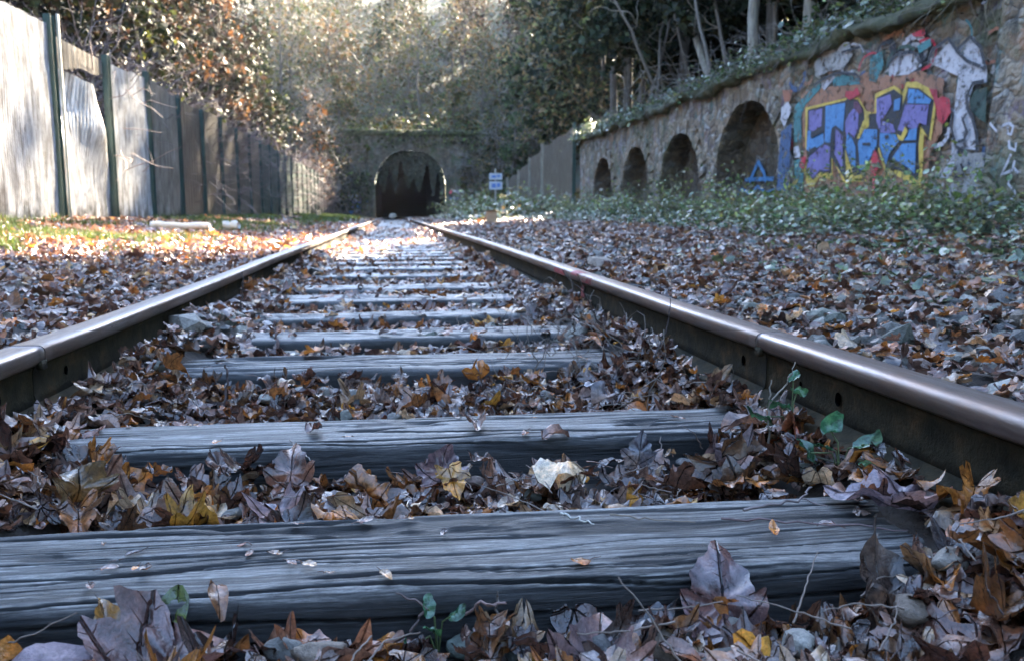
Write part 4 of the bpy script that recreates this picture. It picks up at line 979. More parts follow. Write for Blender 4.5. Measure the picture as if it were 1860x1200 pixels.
twig('twig', [(.035, .89, -.04), (.055, .885, -.02), (.085, .87, -.014)], .002, .0015, 'reddish broken twig right of the green seedling', (.20, .12, .10), branches=1)
twig('twig', [(.075, .89, -.05), (.078, .888, -.008)], .002, .0015, 'short upright stub right of the green seedling', (.13, .10, .08))
twig('twig', [(.62, .90, -.04), (.63, .905, .0), (.625, .92, .03)], .0015, .001, 'thin pale stalk at the right edge before the sleeper', (.2, .16, .13))
twig('twig', [(.62, 1.22, .03), (.70, 1.18, .015), (.71, 1.05, .0)], .002, .0018, 'dark runner along the foot of the right rail', (.07, .06, .035))
for k in range(60):
    z = k % 3; y = rng.uniform(*[(1.17, 1.47), (1.75, 2.24), (.7, .87)][z]); x = rng.uniform(-.62, .62) if k % 2 else rng.uniform(.2, .66)
    d = rng.normal(0, 1, 3); d[2] = abs(d[2])*.25; d /= np.linalg.norm(d); L = rng.uniform(.05, .13); p = np.array([x, y, float(H(x, y))+.06])
    q = p+d*L; q[0] = np.clip(q[0], -.69, .69)
    twig('twig', [p, (p+q)/2+rng.normal(0, .006, 3), q], .0012, .0006, 'fine stem lying in the leaves '+['between the two nearest sleepers', 'between the second and third sleepers', 'before the nearest sleeper'][z], (.18, .13, .10))
# tangle of stems by the right rail: uncountable
st = np.stack([rng.uniform(.25, .69, 260), rng.uniform(1.75, 3.6, 260), np.zeros(260)], -1); st[:, 2] = H(st[:, 0], st[:, 1])+.03
d = rng.normal(0, 1, (260, 3)); d[:, 2] = np.abs(d[:, 2])*.5+.1
W = walk(st, d, rng.uniform(.05, .22, 260), 8, .35, .06); W[:, :, 0] = np.minimum(W[:, :, 0], .70)
V, F = tubes(W, np.linspace(.0017, .0007, 8)[None]*np.ones((260, 1)), 4)
tag(mo('stem_tangle', V, F, M['twig'], col=np.array((.16, .125, .10))), 'tangle of dry stems and roots beside the right rail', 'dead stems', kind='stuff')
def seedling(loc, leafs, label, stem_h=.03):
    e = empty('seedling', loc); tag(e, label, 'plant')
    a = Acc()
    for (dx, dy, dz, yaw, pit, s) in leafs:
        P = np.array([[(loc[0], loc[1], loc[2]-.03), (loc[0]+dx*.3, loc[1]+dy*.3, loc[2]+dz*.6), (loc[0]+dx, loc[1]+dy, loc[2]+dz)]]); V, F = tubes(P, np.full((1, 3), .0012), 5); a.add(V, F, (.09, .12, .04))
        V, F, UV, n = leaves(O_NEAR, np.array([[loc[0]+dx, loc[1]+dy, loc[2]+dz]]), Rm(yaw, pit, .3)[None], np.array([s*.8]), 1.3)
        mo('leaf', V, F, M['green'], e, col=np.array((.05, .15, .07))*rng.uniform(.7, 1.4), uv=UV)
    a.obj('stem', M['twig'], e)
seedling((.01, .885, -.05), [(-.01, 0, .028, 0, .9, .036), (.02, 0, .02, -1.2, .4, .03), (-.005, -.02, .01, 2, .4, .03), (-.03, -.03, .0, 1.5, .3, .035)], 'small bright green seedling at the front of the nearest sleeper')
seedling((.66, 1.37, .05), [(.0, .0, .075, -.9, .3, .045), (.012, .01, .045, -1.6, -.1, .045), (-.03, -.02, .03, 1.7, .2, .06), (-.07, -.03, .015, 1.8, .1, .06)], 'nettle like sprig with pale ribbed leaves beside the right rail')
seedling((.66, 1.20, .03), [(-.01, .02, .04, -.7, .5, .075), (.02, -.03, .03, -1.6, .3, .06), (-.07, -.03, .02, .4, .9, .06), (-.03, .0, .02, .6, .2, .05), (.01, -.06, .01, -2, .2, .05)], 'dark green glossy bramble sprig under the right rail head')

# ------------------------------------------------------------------ ground ivy, brambles, grass
def ivy(n, xf, yf, hf, size, label, cols, tilt=.55, name='ground_ivy'):
    x = xf(n); y = yf(n)
    if name == 'ground_ivy':
        m = fbm(x*1.1, y*.8, 12., 3)+hf(x, y)*2 > -.15; x, y = x[m], y[m]; n = len(x)
    z = H(x, y)+rng.uniform(0, 1, n)*hf(x, y)+.03; s = size*np.exp(rng.normal(0, .3, n))
    c = np.array(cols)[rng.integers(0, len(cols), n)]*rng.uniform(.6, 1.4, (n, 1))
    V, F, UV, k = leaves(O_FAR, np.stack([x, y, z], -1), rand_rot(n, np.abs(rng.normal(0, tilt, n))), s, .4)
    o = mo(name, V, F, M['green'], col=np.repeat(c, k, 0), uv=UV); tag(o, label, 'ivy', kind='stuff')
def ivx(n):
    y = rng.uniform(2.5, 27, n)**1.0; e = np.interp(y, [2.5, 5, 7.5, 12, 20, 27], [1.75, 2.3, 2.7, 3.2, 3.3, 2.7]); return y, e
IVC = [(.08, .14, .06), (.12, .18, .08), (.06, .09, .05), (.17, .20, .09), (.10, .15, .10), (.15, .12, .07)]
yv, ev = ivx(24000); ev = ev+.35; xv = ev+(6-ev)*rng.uniform(0, 1, 24000)**.9
hf = lambda x, y: .03+.16*sm(2.4, 5.8, x)*1.0
ivy(24000, lambda n: xv, lambda n: yv, hf, .060, 'glossy ivy leaves covering the right verge below the wall', IVC)
xe = rng.uniform(1.5, 6, 1400)
ivy(1400, lambda n: xe, lambda n: 2.2+rng.uniform(0, 1, n)*3+.3*(xe-1.5), lambda x, y: .05+0*x, .048, 'ivy runners at the edge of the right verge', IVC)
ivy(3500, lambda n: rng.uniform(2.0, 6, n), lambda n: rng.uniform(26, 50, n), lambda x, y: .15+.5*sm(2.5, 5, x), .13, 'ivy and weeds on the far right verge', IVC+[(.12, .13, .04)])
def bush(loc, r, h, n, cols, label, group, name='bramble_bush', lsz=.05, stems=26, arch=.15, seed=0):
    e = empty(name, loc); tag(e, label, 'bush', group)
    s0 = np.array(loc)+np.stack([rng.uniform(-r*.5, r*.5, stems), rng.uniform(-r*.6, r*.6, stems), np.zeros(stems)-.03], -1)
    d = rng.normal(0, .55, (stems, 3)); d[:, 2] = rng.uniform(.6, 1.4, stems)
    W = walk(s0, d, rng.uniform(.7, 1.5, stems)*h, 9, .22, arch)
    V, F = tubes(W, np.linspace(.006, .002, 9)[None]*np.ones((stems, 1)), 4); mo('stem', V, F, M['twig'], e, col=np.array((.20, .17, .11)))
    i = rng.integers(0, stems, n); k = rng.integers(2, 9, n); p = W[i, k]+rng.normal(0, .06, (n, 3))
    c = np.array(cols)[rng.integers(0, len(cols), n)]*rng.uniform(.6, 1.4, (n, 1))
    V, F, UV, kk = leaves(O_FAR, p, rand_rot(n, np.abs(rng.normal(0, .7, n))), lsz*np.exp(rng.normal(0, .3, n)), .4)
    mo('foliage', V, F, M['green'], e, col=np.repeat(c, kk, 0), uv=UV)
BC = [(.17, .27, .08), (.12, .21, .08), (.26, .34, .10), (.14, .21, .11), (.27, .26, .13)]
bl = 'tangled bramble and weed bush at the foot of the stone wall'
for k, y in enumerate(np.arange(7.3, 27, 1.0)):
    bush((5.35+rng.uniform(-.35, .3), y, float(H(5.3, y))), 
        .55, .62+.18*math.sin(k*1.7), 800, BC, bl, 'bushes at the foot of the wall', lsz=.055, stems=45)
for k, y in enumerate(np.arange(6.5, 11.5, .9)):
    bush((4.5+rng.uniform(-.4, .3), y, float(H(4.5, y))), .6, .40, 600, BC, 'low weeds and grassy stems in front of the graffiti wall', 'low weeds before the graffiti wall', lsz=.05, stems=40)
for x, y, h in ((3.4, 33, 1.1), (4.4, 31, 1.2), (5.4, 30, 1.0), (3.8, 38, 1.3), (4.9, 36, 1.5), (5.6, 34, 1.3), (3.6, 45, 1.6), (4.6, 43, 1.3), (5.6, 41, 1.8), (4.5, 50, 2.2), (5.8, 48, 2.2), (4.2, 55, 2.0), (6.3, 54, 2.6)):
    bush((x, y, float(H(x, y))), 1.0, h*.75, 900, BC+[(.16, .15, .05)], 'weedy bush on the right verge near the tunnel', 'bushes near the tunnel', lsz=.12, stems=40)
# grass, left strip
n = 60000; x = rng.uniform(-4.05, -2.0, n)+.25*rng.normal(0, 1, n); y = 5.5+46*rng.uniform(0, 1, n)**1.6
k = (fbm(x*.9, y*.35, 4., 3) > .0); x, y = x[k], y[k]; n = len(x)
z = H(x, y); hh = rng.uniform(.035, .10, n)*(1+y*.02); a_ = rng.uniform(0, 6.28, n); w_ = .006*(1+y*.06)
V = np.stack([np.stack([x-w_*np.cos(a_), y-w_*np.sin(a_), z], -1), np.stack([x+w_*np.cos(a_), y+w_*np.sin(a_), z], -1), np.stack([x+.04*np.sin(a_), y+.04*np.cos(a_), z+hh], -1)], 1)
c = np.array([(.09, .14, .035)])*rng.uniform(.5, 1.5, (n, 1))
tag(mo('grass', V.reshape(-1, 3), np.arange(n*3).reshape(-1, 3), M['green'], col=np.repeat(c, 3, 0), uv=np.zeros((n*3, 2))), 'short green grass along the foot of the left fence', 'grass', kind='stuff')
# ivy fringe and dead stems on the coping
n = 14000; y = rng.uniform(6, 27.3, n); x = WX+rng.normal(.15, .3, n); z = WT+.12+np.abs(rng.normal(0, .14, n))*(1+.8*pn(y*.8, 0, 2.))-np.maximum(0, WX-.12-x)*.9; m = fbm(y*.9, x*2, 6., 3) > -.15
c = np.array(IVC)[rng.integers(0, 5, n)]*rng.uniform(.5, 1.4, (n, 1))
V, F, UV, k = leaves(O_FAR, np.stack([x, y, z], -1)[m], rand_rot(m.sum(), np.abs(rng.normal(0, .8, m.sum()))), .065*np.exp(rng.normal(0, .3, m.sum())), .4)
tag(mo('wall_ivy', V, F, M['green'], col=np.repeat(c[m], k, 0), uv=UV), 'ivy trailing along the top of the stone wall', 'ivy', kind='stuff')
n = 1100; s0 = np.stack([WX+rng.uniform(-.12, 1.2, n), 5+22*rng.uniform(0, 1, n)**1.4, np.full(n, WT+.15)], -1); d = rng.normal(0, 1, (n, 3)); d[:, 0] -= .5; d[:, 2] = np.abs(d[:, 2])*.8
W = walk(s0, d, rng.uniform(.3, 1.4, n), 9, .3, .13); V, F = tubes(W, np.linspace(.006, .002, 9)[None]*np.ones((n, 1)), 4)
tag(mo('dead_stems', V, F, M['twig'], col=np.array((.17, .14, .12))), 'dead stems hanging over the top of the wall', 'dead stems', kind='stuff')

# ------------------------------------------------------------------ trees
def crown_mesh(name, blobs, n, size, cols, e, mat='foliage', flat=1.0, cull=True, curl=.3):
    B = np.array(blobs, float); wgt = B[:, 3]**2.2; i = rng.choice(len(B), n, p=wgt/wgt.sum())
    d = rng.normal(size=(n, 3)); d /= np.linalg.norm(d, axis=1)[:, None]; r = rng.uniform(0, 1, n)**.45
    p = B[i, :3]+d*(B[i, 3]*r)[:, None]*np.array([1, 1, flat])
    keep = fbm(p[:, 0]*.9, p[:, 1]*.9, p[:, 2]*.9, 3) > (-.30 if p[0, 0] < 6 else -.6)
    if cull: keep &= ~sun_gap(p)
    # keep the air over the track free
    p = p[keep]; i = i[keep]
    n = len(p); cc = np.array(cols)[rng.integers(0, len(cols), n)]*rng.uniform(.55, 1.5, (n, 1))*(.75+.5*rng.uniform(0, 1, len(B))[i])[:, None]
    s = size*np.exp(rng.normal(0, .35, n))
    q = np.array([(-.28, 0), (0, -.5), (.28, 0), (0, .5)]); R = rand_rot(n, rng.uniform(0, 2.2, n))
    L = np.zeros((n, 4, 3)); L[:, :, :2] = q[None]*s[:, None, None]; L[:, (1, 3), 2] = -.15*s[:, None]
    V = np.einsum('mij,mnj->mni', R, L)+p[:, None]
    return mo(name, V.reshape(-1, 3), np.arange(n*4).reshape(-1, 4), M[mat], e, smooth=False, col=np.repeat(cc, 4, 0), uv=np.zeros((n*4, 2)))
def tree(name, loc, h, r, n, size, cols, label, group, z0=.3, trunk=.16, lean=(0, 0), nb=9, bark='bark', twigs=60, flat=.8, twigc=(.12, .09, .075)):
    e = empty(name, loc); tag(e, label, 'tree', group); x, y, z = loc
    K = 8; t = np.linspace(0, 1, K)
    P = np.stack([x+lean[0]*t*h+.12*np.cumsum(rng.normal(0, 1, K))*.5, y+lean[1]*t*h+.1*np.cumsum(rng.normal(0, 1, K))*.5, z-.3+t*(h*.9+.3)], -1)
    a = Acc(); V, F = tubes(P[None], (trunk*(1-.8*t))[None], 9); a.add(V, F)
    blobs = []
    for k in range(nb):
        f = z0+(1-z0)*(k+.5)/nb; c = P[0]+(P[-1]-P[0])*f; an = k*2.4+rng.uniform(0, 1); rr = r*(1.05-.65*f)*rng.uniform(.35, .8)
        b = (c[0]+math.cos(an)*rr, c[1]+math.sin(an)*rr, c[2]+rng.uniform(-.1, .3), r*rng.uniform(.42, .65)*(1.15-.5*f)); blobs.append(b)
        tt = max(0, f-.12); base = np.array([np.interp(tt, t, P[:, j]) for j in range(3)])
        W = walk(base[None], (np.array(b[:3])-base)[None], np.array([np.linalg.norm(np.array(b[:3])-base)*1.25]), 7, .12)
        V, F = tubes(W, np.linspace(trunk*.4, trunk*.08, 7)[None], 5); a.add(V, F)
    mo_ = a.obj('trunk', M[bark], e)
    if twigs >= 40:
        B = np.array(blobs); i = rng.integers(0, nb, twigs); s0 = B[i, :3]+rng.normal(0, .3, (twigs, 3))*B[i, 3:4]
        W = walk(s0, rng.normal(0, 1, (twigs, 3))+np.array([0, 0, .3]), B[i, 3]*rng.uniform(.8, 1.6, twigs), 7, .25); W = W[~(sun_gap(W[:, 0]) | sun_gap(W[:, 3]) | sun_gap(W[:, 6]))]; V, F = tubes(W, np.linspace(.018, .005, 7)[None]*np.ones((len(W), 1)), 3)
        if len(W) > 30: mo('twigs', V, F, M['twig'], e, col=np.array(twigc))
    if n: crown_mesh('crown', blobs, n, size, cols, e, flat=flat)
EV = [(.012, .022, .012), (.018, .03, .015), (.028, .038, .018), (.036, .04, .02)]
OR = [(.18, .09, .04), (.26, .14, .06), (.12, .07, .035), (.32, .20, .10)]
PL = [(.07, .095, .035), (.12, .125, .05), (.16, .12, .06), (.05, .075, .035), (.19, .14, .07)]
BRN = [(.045, .032, .025), (.065, .045, .035), (.03, .025, .02), (.04, .04, .02)]
# behind the left fence
for k, (x, y, h, r, n) in enumerate([(-7.0, 13.5, 8, 2.6, 7000), (-8.5, 19, 10, 3.2, 8000), (-7.2, 18.5, 5.5, 1.7, 3500), (-9, 26, 12, 3.8, 8000), (-7.6, 25, 7, 2.2, 5000), (-11, 34, 14, 4.5, 8000), (-8.0, 33, 9.0, 2.4, 5000), (-9.0, 43, 13, 3.6, 7000), (-7.4, 47, 9, 2.4, 4000), (-12, 54, 17, 5, 7000), (-7.4, 15.8, 6.5, 1.9, 5000), (-7.4, 21.5, 6.8, 1.8, 4500), (-7.6, 29, 7.5, 1.8, 4500), (-7.4, 38, 8, 1.9, 3500)]):
    tree('evergreen_tree', (x, y, float(H(x, y))), h, r, n, .13+.003*y, EV+BRN if k not in (4, 8) else EV+[(.12, .15, .04)], 'dark evergreen tree behind the left fence', 'dark trees behind the left fence', z0=.12, trunk=.14, nb=12, twigc=(.06, .045, .04))
for k, (x, y, h, r, n) in enumerate([(-7.4, 21, 8.2, 1.5, 600), (-7.6, 29.5, 9.5, 2.2, 1300), (-7.2, 38, 8.5, 1.7, 700)]):
    tree('beech_tree', (x, y, float(H(x, y))), h, r, n, .13+.002*y, OR, 'tree with orange brown winter leaves behind the left fence', 'orange leaved trees behind the left fence', z0=.35, trunk=.10, nb=9, bark='palebark', twigs=160)
# bare brush leaning over the fence
for k, (x, y) in enumerate([(-4.9, 14.5), (-4.9, 17.5), (-4.9, 20.5), (-4.7, 24), (-4.8, 28), (-4.7, 32), (-4.6, 37), (-4.6, 42), (-4.5, 48), (-4.4, 54)]):
    e = empty('bare_shrub', (x, y, float(H(x, y)))); tag(e, 'leafless purplish shrub leaning over the left fence', 'shrub', 'leafless shrubs over the left fence')
    n = 260; s0 = np.array([(x, y, float(H(x, y)))])+rng.normal(0, .35, (n, 3))*np.array([.5, 1.6, .1]); s0[:, 2] += rng.uniform(0, 2.2, n)
    d = rng.normal(0, .7, (n, 3)); d[:, 2] = rng.uniform(.2, 1.2, n); d[:, 0] += .35
    if k < 2: d[:, 0] -= .5
    W = walk(s0, d, rng.uniform(.8, 1.9, n), 8, .3, .05); V, F = tubes(W, np.linspace(.012, .003, 8)[None]*np.ones((n, 1))*(1+y*.012), 3)
    mo('branches', V, F, M['twig'], e, col=np.array((.17, .125, .12)))
# right bank
for k, (x, y, h, r, n) in enumerate([(8.6, 7.5, 13, 3.15, 8250), (11, 11, 14.5, 4.36, 12375), (9.0, 14.5, 14, 3.51, 11000), (12.5, 18, 19.5, 4.84, 19125), (9.2, 20, 18, 3.39, 17000), (12, 25, 20.5, 4.84, 19125), (9.0, 26, 18.5, 3.15, 15937), (12.5, 33, 21.5, 5.08, 19125), (9.2, 33, 19, 3.39, 13812), (13, 42, 22.5, 5.45, 18062), (10.2, 41, 17.5, 3.39, 10625), (14, 52, 24.5, 6.05, 17000), (11, 60, 21.5, 4.84, 12750), (16, 66, 24.5, 6.05, 12750), (16, 14, 17.5, 5.45, 11000), (17, 28, 22.5, 6.05, 17000), (18, 40, 23.5, 6.05, 17000), (10.8, 37, 18, 3, 9000), (11.5, 46, 18, 3.2, 8000), (12.5, 53, 18, 3.4, 7000)]):
    tree('evergreen_tree', (x, y, float(HB(np.array(x), np.array(y)))), h, r, int(n*1.35), .21+.002*y, EV if y < 30 else EV+PL, 'dense dark evergreen tree on the bank above the stone wall', 'dark trees above the stone wall', z0=.06, trunk=.15, nb=17, flat=.95)
# overhanging conifer limbs, top right of centre
tree('conifer_tree', (7.9, 30.5, 3.4), 9.5, 3.3, 5200, .20, EV+[(.13, .14, .06)], 'dark conifer with drooping branches overhanging right of the tunnel', None, z0=.35, trunk=.15, nb=11, flat=.55)
tree('ivy_clad_tree', (7.0, 50, .8), 9.5, 1.3, 2600, .22, [(.04, .07, .035), (.06, .09, .04)], 'slender ivy clad tree right of the tunnel', None, z0=.05, trunk=.16, nb=14, twigs=80)
tree('pale_tree', (8.2, 44, 1.5), 8, 2.2, 900, .18, PL, 'thin pale leaved tree beyond the right fence', None, z0=.3, trunk=.09, nb=9, bark='palebark', twigs=220)
# stems on the bank above the wall
def pole(name, a_, b_, r, label, mat='palebark', cat='tree'):
    P = np.linspace(a_, b_, 9); P[1:-1] += rng.normal(0, r*.12, (7, 3)); V, F = tubes(P[None], np.linspace(r, r*.85, 9)[None], 10)
    n0 = len(V); c = [list(range(10)), list(range(n0-10, n0))[::-1]]
    tag(mo(name, V, [F, np.array(c)], M[mat]), label, cat)
pole('leaning_log', (8.05, 21.0, 3.4), (7.75, 22.2, 5.65), .10, 'cut pale trunk leaning on the bank above the wall')
pole('dead_tree', (7.5, 17.4, 3.2), (7.55, 17.6, 8.5), .12, 'upright pale bare trunk above the wall')
pole('dead_tree', (7.5, 15.0, 3.2), (7.6, 15.2, 8.5), .11, 'short visible pale trunk above the graffiti at the top edge')
for k, (x, y) in enumerate([(7.4, 24), (7.7, 25.5), (7.2, 22.6), (8.0, 20), (7.3, 26.6), (8.4, 23.5), (7.1, 18.6), (7.4, 16.2)]):
    z = 2.9+(x-6.6)*.6; P = walk(np.array([(x, y, z)]), np.array([(rng.normal(0, .2), rng.normal(0, .25), 1.)]), np.array([6.0]), 12, .10); a = Acc(); V, F = tubes(P, np.linspace(.05, .02, 12)[None], 6); a.add(V, F, (.10, .08, .06))
    j = rng.integers(2, 11, 16); W = walk(P[0, j], rng.normal(0, 1, (16, 3)), rng.uniform(.6, 1.8, 16), 8, .25, .03); V, F = tubes(W, np.linspace(.015, .004, 8)[None]*np.ones((16, 1)), 4); a.add(V, F, (.16, .125, .09))
    tag(a.obj('bare_sapling', M['twig']), 'thin leafless sapling on the bank above the niches', 'sapling', 'leafless saplings above the niches')
bush((7.0, 14.2, 2.9), .6, 1.0, 500, [(.08, .14, .04), (.05, .10, .04), (.14, .18, .05)], 'bright leafy shrub on top of the wall left of the graffiti', None, name='leafy_shrub', lsz=.11, stems=26)
bush((6.8, 11.5, 2.8), .6, .7, 420, BC, 'low leafy shrub on the wall above the graffiti', None, name='leafy_shrub', lsz=.08, stems=40)
bush((6.3, 8.3, 2.7), .7, .7, 300, BRN, 'brown dead shrub hanging over the near end of the wall', None, name='dead_shrub', lsz=.05, stems=160, arch=.3)
# hill above the tunnel
def hz(x, y): return float(HH(np.array(float(x)), np.array(float(y))))
k = 0
for y in (63.5, 67, 71, 76, 82, 88, 95, 103, 112, 124, 138):
    nx = 9
    for j in range(nx):
        x = 1+(j-(nx-1)/2)*(4.6+.06*(y-60))+rng.uniform(-1.6, 1.6); 
        if y < 66 and abs(x-1) < 5 and j % 2 == 0: continue
        sel = rng.uniform(); cols = PL if sel < .5 else (OR+PL if sel < .62 else EV+PL if sel < .85 else BRN)
        h = rng.uniform(6, 10) if y > 66 else rng.uniform(3, 5)
        tree('hill_tree', (x, y, hz(x, y)), h, h*.40, int(1100 if sel < .6 else 1900), .26, cols, ['pale sparse tree on the hill above the tunnel', 'greenish tree on the hill above the tunnel'][int(sel > .6)], ['pale trees on the hill', 'green trees on the hill'][int(sel > .6)], z0=.25, trunk=.12, nb=8, twigs=110, twigc=(.19, .16, .14))
        k += 1
n = 26000; x = rng.uniform(-14, 16, n); y = 60.9+rng.uniform(0, 1, n)**1.7*50; z = HH(x, y)+rng.uniform(0, 1, n)**2*1.1; c = np.array(PL+[(.10, .15, .04)])[rng.integers(0, 6, n)]*rng.uniform(.5, 1.4, (n, 1))
V, F, UV, kk = leaves(O_FAR, np.stack([x, y, z], -1), rand_rot(n, np.abs(rng.normal(0, .6, n))), .24*np.exp(rng.normal(0, .3, n)), .4)
tag(mo('undergrowth', V, F, M['foliage'], col=np.repeat(c, kk, 0), uv=UV), 'undergrowth and leaf litter on the hillside', 'undergrowth', kind='stuff')
# ivy curtain in the tunnel mouth, greenery on portal
n = 5200; x = rng.uniform(x0+.05, x1-.05, n); strip = .5+.5*np.sin(x*5.3+2*np.sin(x*2.1)); m = rng.uniform(0, 1, n) < .25+.75*strip; x = x[m]; n = len(x)
L_ = pz(x)*(.40+.22*(.5+.5*np.sin(x*7.1+1)))*(.35+.65*(.5+.5*np.sin(x*5.3+2*np.sin(x*2.1)))); z = pz(x)-L_*rng.uniform(0, 1, n); y = PY+.35+rng.normal(0, .15, n)
c = np.array([(.06, .085, .065), (.085, .10, .08), (.04, .055, .045)])[rng.integers(0, 3, n)]
V, F, UV, kk = leaves(O_FAR, np.stack([x, y, z], -1), rand_rot(n, rng.uniform(.8, 1.9, n)), .15*np.exp(rng.normal(0, .3, n)), .4)
tag(mo('hanging_ivy', V, F, M['foliage'], col=np.repeat(c, kk, 0), uv=UV), 'dark ivy hanging like a curtain inside the tunnel mouth', 'ivy', kind='stuff')
n = 7000; x = rng.uniform(-6.5, 9, n); z = rng.uniform(.5, 6.4, n); dx = np.maximum(0, np.abs(x-1.2)-2.6); m = (fbm(x*.6, z*.6, 21., 3)+.25*dx+np.where(z > 5.2, .5, 0) > .15) & ~((x > x0-.2) & (x < x1+.2) & (z < 4.9)); x, z = x[m], z[m]; n = len(x)
c = np.array(PL[:2]+EV[1:]+[(.10, .16, .04)])[rng.integers(0, 6, n)]*rng.uniform(.5, 1.4, (n, 1))
V, F, UV, kk = leaves(O_FAR, np.stack([x, PY-.25-np.abs(rng.normal(0, .25, n)), z], -1), rand_rot(n, rng.uniform(.3, 1.8, n)), .17*np.exp(rng.normal(0, .3, n)), .4)
tag(mo('climbing_ivy', V, F, M['foliage'], col=np.repeat(c, kk, 0), uv=UV), 'climbing plants over the tunnel portal stonework', 'ivy', kind='stuff')

# ------------------------------------------------------------------ small things
e = empty('sign', (4.78, 40, .3)); tag(e, 'white and blue notice boards on a post right of the tunnel', 'sign')
a = Acc(); V, F = tubes(np.array([[(4.78, 40.06, .2), (4.78, 40.06, 2.5)]]), np.full((1, 2), .035), 8); a.add(V, F); a.obj('sign_post', M['galv'], e)
WH = mat_simple('sign_white', [(.3, (.30, .32, .36)), (.7, (.42, .44, .48))], 6, .5, bd=0); BL = mat_simple('sign_blue', [(.3, (.05, .12, .35)), (.7, (.07, .16, .42))], 6, .5, bd=0)
for (z0_, z1_) in ((1.98, 2.28), (1.52, 1.90)):
    a = Acc(); a.add(*bevbox((4.48, 40.0, z0_), (5.10, 40.03, z1_), .005)); b = a.obj('sign_board', WH, e, smooth=False)
    a = Acc(); a.add(*box((4.60, 39.992, z0_+.09), (4.80, 39.997, z1_-.1))); a.add(*box((4.84, 39.992, z0_+.12), (5.0, 39.997, z1_-.08))); a.obj('sign_print', BL, e, smooth=False)
e = empty('cardboard_box', (2.32, 20.4, .1)); tag(e, 'small open brown cardboard box on the right verge', 'box')
CB = mat_simple('cardboard', [(.3, (.30, .19, .11)), (.7, (.42, .28, .17))], 6, .8, bd=.002)
a = Acc(); x_, y_, z_ = 2.32, 20.4, .13
for q in (box((x_-.12, y_-.1, z_), (x_+.12, y_-.094, z_+.32)), box((x_-.12, y_+.094, z_), (x_+.12, y_+.1, z_+.32)), box((x_-.12, y_-.093, z_), (x_-.114, y_+.093, z_+.32)), box((x_+.114, y_-.093, z_), (x_+.12, y_+.093, z_+.32)), box((x_-.113, y_-.093, z_), (x_+.113, y_+.093, z_+.006))): a.add(*q)
a.obj('box_body', CB, e, smooth=False)
a = Acc(); a.add(np.array([(x_-.12, y_-.101, z_+.32), (x_+.12, y_-.101, z_+.32), (x_+.13, y_-.17, z_+.36), (x_-.11, y_-.18, z_+.35)]), np.array([(0, 1, 2, 3)])); a.add(np.array([(x_-.121, y_-.09, z_+.32), (x_-.121, y_+.09, z_+.32), (x_-.19, y_+.09, z_+.37), (x_-.18, y_-.09, z_+.36)]), np.array([(0, 1, 2, 3)])); a.obj('flap', CB, e, smooth=False)
PALE = mat_simple('barkless_log', [(.3, (.45, .42, .36)), (.7, (.68, .66, .6))], 4, .7, bd=.01, mul=(.5, 4, 4))
def log(p, q, r, label):
    P = np.linspace(p, q, 9); P[1:-1] += rng.normal(0, r*.1, (7, 3)); V, F = tubes(P[None], (r*(1+.12*np.sin(np.arange(9)*1.3)))[None], 12); n0 = len(V)
    tag(mo('log', V, [F, np.array([list(range(12)), list(range(n0-12, n0))[::-1]])], PALE), label, 'log')
log((-2.72, 10.0, .285), (-2.02, 9.7, .275), .033, 'long pale barkless log lying in front of the left fence')
log((-2.05, 10.55, .27), (-1.86, 10.5, .27), .045, 'short pale log beside the longer one')
# stones in the tunnel mouth
o = stone((-.05, 57, .25), .5, (.4, .36, .3), 'pale block on the track in the tunnel mouth', flat=1.1, seed=90); o['group'] = 'blocks in the tunnel mouth'
o = stone((1.1, 57, .1), .35, (.2, .17, .15), 'darker block beside the right rail in the tunnel mouth', seed=91); o['group'] = 'blocks in the tunnel mouth'
# house high on the hill
hx, hy, hz_ = 1.6, 131., 24.0
e = empty('house', (hx, hy, hz_)); tag(e, 'white house with dark roof glimpsed through trees at the top', 'house')
a = Acc(); a.add(*box((hx-3.5, hy, hz_-4), (hx+3.5, hy+6, hz_+2.4))); a.obj('house_wall', mat_simple('render_white', [(.3, (.6, .6, .62)), (.7, (.75, .75, .76))], 2, .8, bd=0), e, smooth=False)
a = Acc(); a.add(np.array([(hx-4, hy-.5, hz_+2.35), (hx+4, hy-.5, hz_+2.35), (hx+4, hy+6.5, hz_+2.35), (hx-4, hy+6.5, hz_+2.35), (hx-3.6, hy+3, hz_+4.6), (hx+3.6, hy+3, hz_+4.6)]), [np.array([(0, 1, 5, 4), (2, 3, 4, 5), (3, 2, 1, 0)]), np.array([(1, 2, 5), (3, 0, 4)])])
a.obj('roof', mat_simple('roof_tiles', [(.3, (.08, .04, .035)), (.7, (.14, .08, .07))], 3, .8), e, smooth=False)
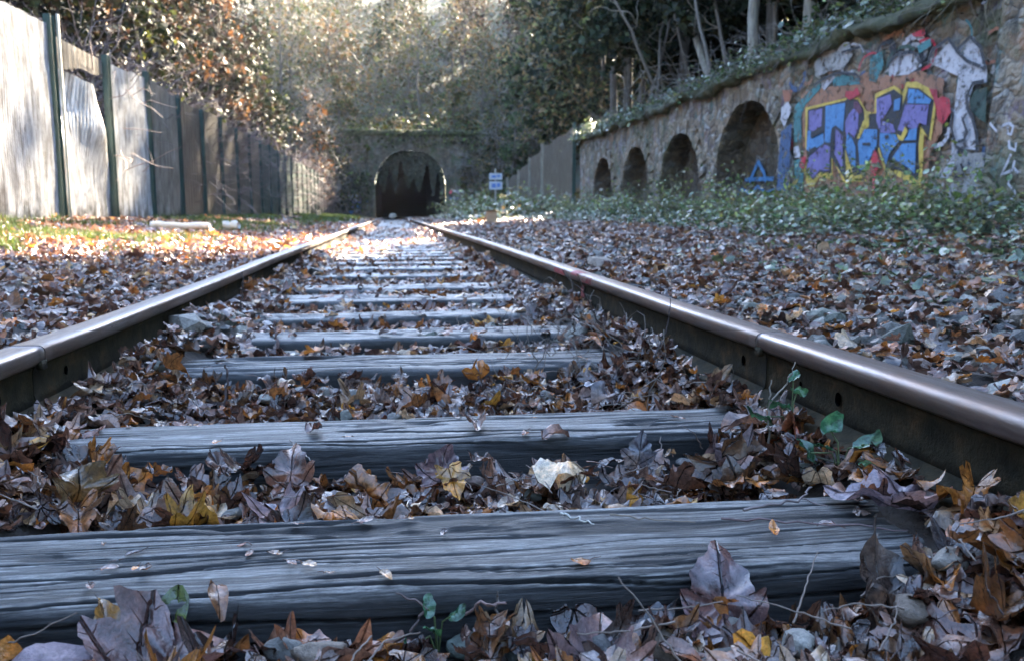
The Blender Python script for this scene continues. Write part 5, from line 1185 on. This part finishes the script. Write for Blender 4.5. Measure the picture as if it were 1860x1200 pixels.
GL = mat_simple('window_glass', [(.3, (.03, .035, .05)), (.7, (.05, .06, .08))], 3, .1, bd=0)
for k in range(3):
    a = Acc(); a.add(*box((hx-2.6+k*2.1, hy-.06, hz_+.3), (hx-1.6+k*2.1, hy-.01, hz_+1.7))); a.obj('window', GL, e, smooth=False)

for k, (x, y, h, r, n, cl) in enumerate([(-3.9, 55.5, 6.5, 1.6, 1500, PL+EV), (-5.2, 57.5, 9, 2.2, 2200, PL+EV), (-4.6, 51, 7.5, 1.6, 1400, OR+EV), (6.5, 57.5, 7, 1.8, 1600, PL+EV), (8.2, 56, 9, 2.3, 2200, EV+PL), (5.2, 58.6, 4.5, 1.2, 900, EV+PL), (9.6, 50, 10, 2.3, 2200, PL+EV)]):
    tree('scrub_tree', (x, y, float(H(x, y))), h, r, n, .19, cl, 'scrubby leafy tree beside the tunnel portal', 'scrub trees beside the portal', z0=.15, trunk=.09, nb=10, twigs=260, twigc=(.2, .17, .16))
# air
V, F = box((-95, -6, -1.3), (95, 160, 62)); m, n, l, p, o = new_mat('haze'); n.remove(p)
pv = n.new('ShaderNodeVolumePrincipled'); pv.inputs['Color'].default_value = (.82, .88, 1, 1); pv.inputs['Density'].default_value = .00015; pv.inputs['Anisotropy'].default_value = .3; l.new(pv.outputs[0], o.inputs['Volume'])
tag(mo('haze', V, F, m, smooth=False), 'thin blue haze in the cutting', 'haze', kind='stuff')

for k, (x, y, h, r) in enumerate([(-7, -4, 10, 3.4), (8.5, -3, 11, 3.6), (-8, -11, 13, 4), (9, -11, 13, 4.2), (-3, -19, 13, 4.5), (4, -20, 14, 4.6), (-9, -20, 14, 5), (11, -21, 15, 5), (0.5, -28, 16, 5.5), (8, 2.5, 10, 3.2), (-7.5, 4, 9, 3)]):  # unseen trees added to block sky light and darken front faces
    tree('evergreen_tree', (x, y, float(H(x, y))), h, r, 4200, .34, EV, 'dark evergreen tree added unseen behind the viewpoint to block sky light', 'trees added out of view for shade', z0=.02, trunk=.16, nb=13, twigs=0, flat=.95)
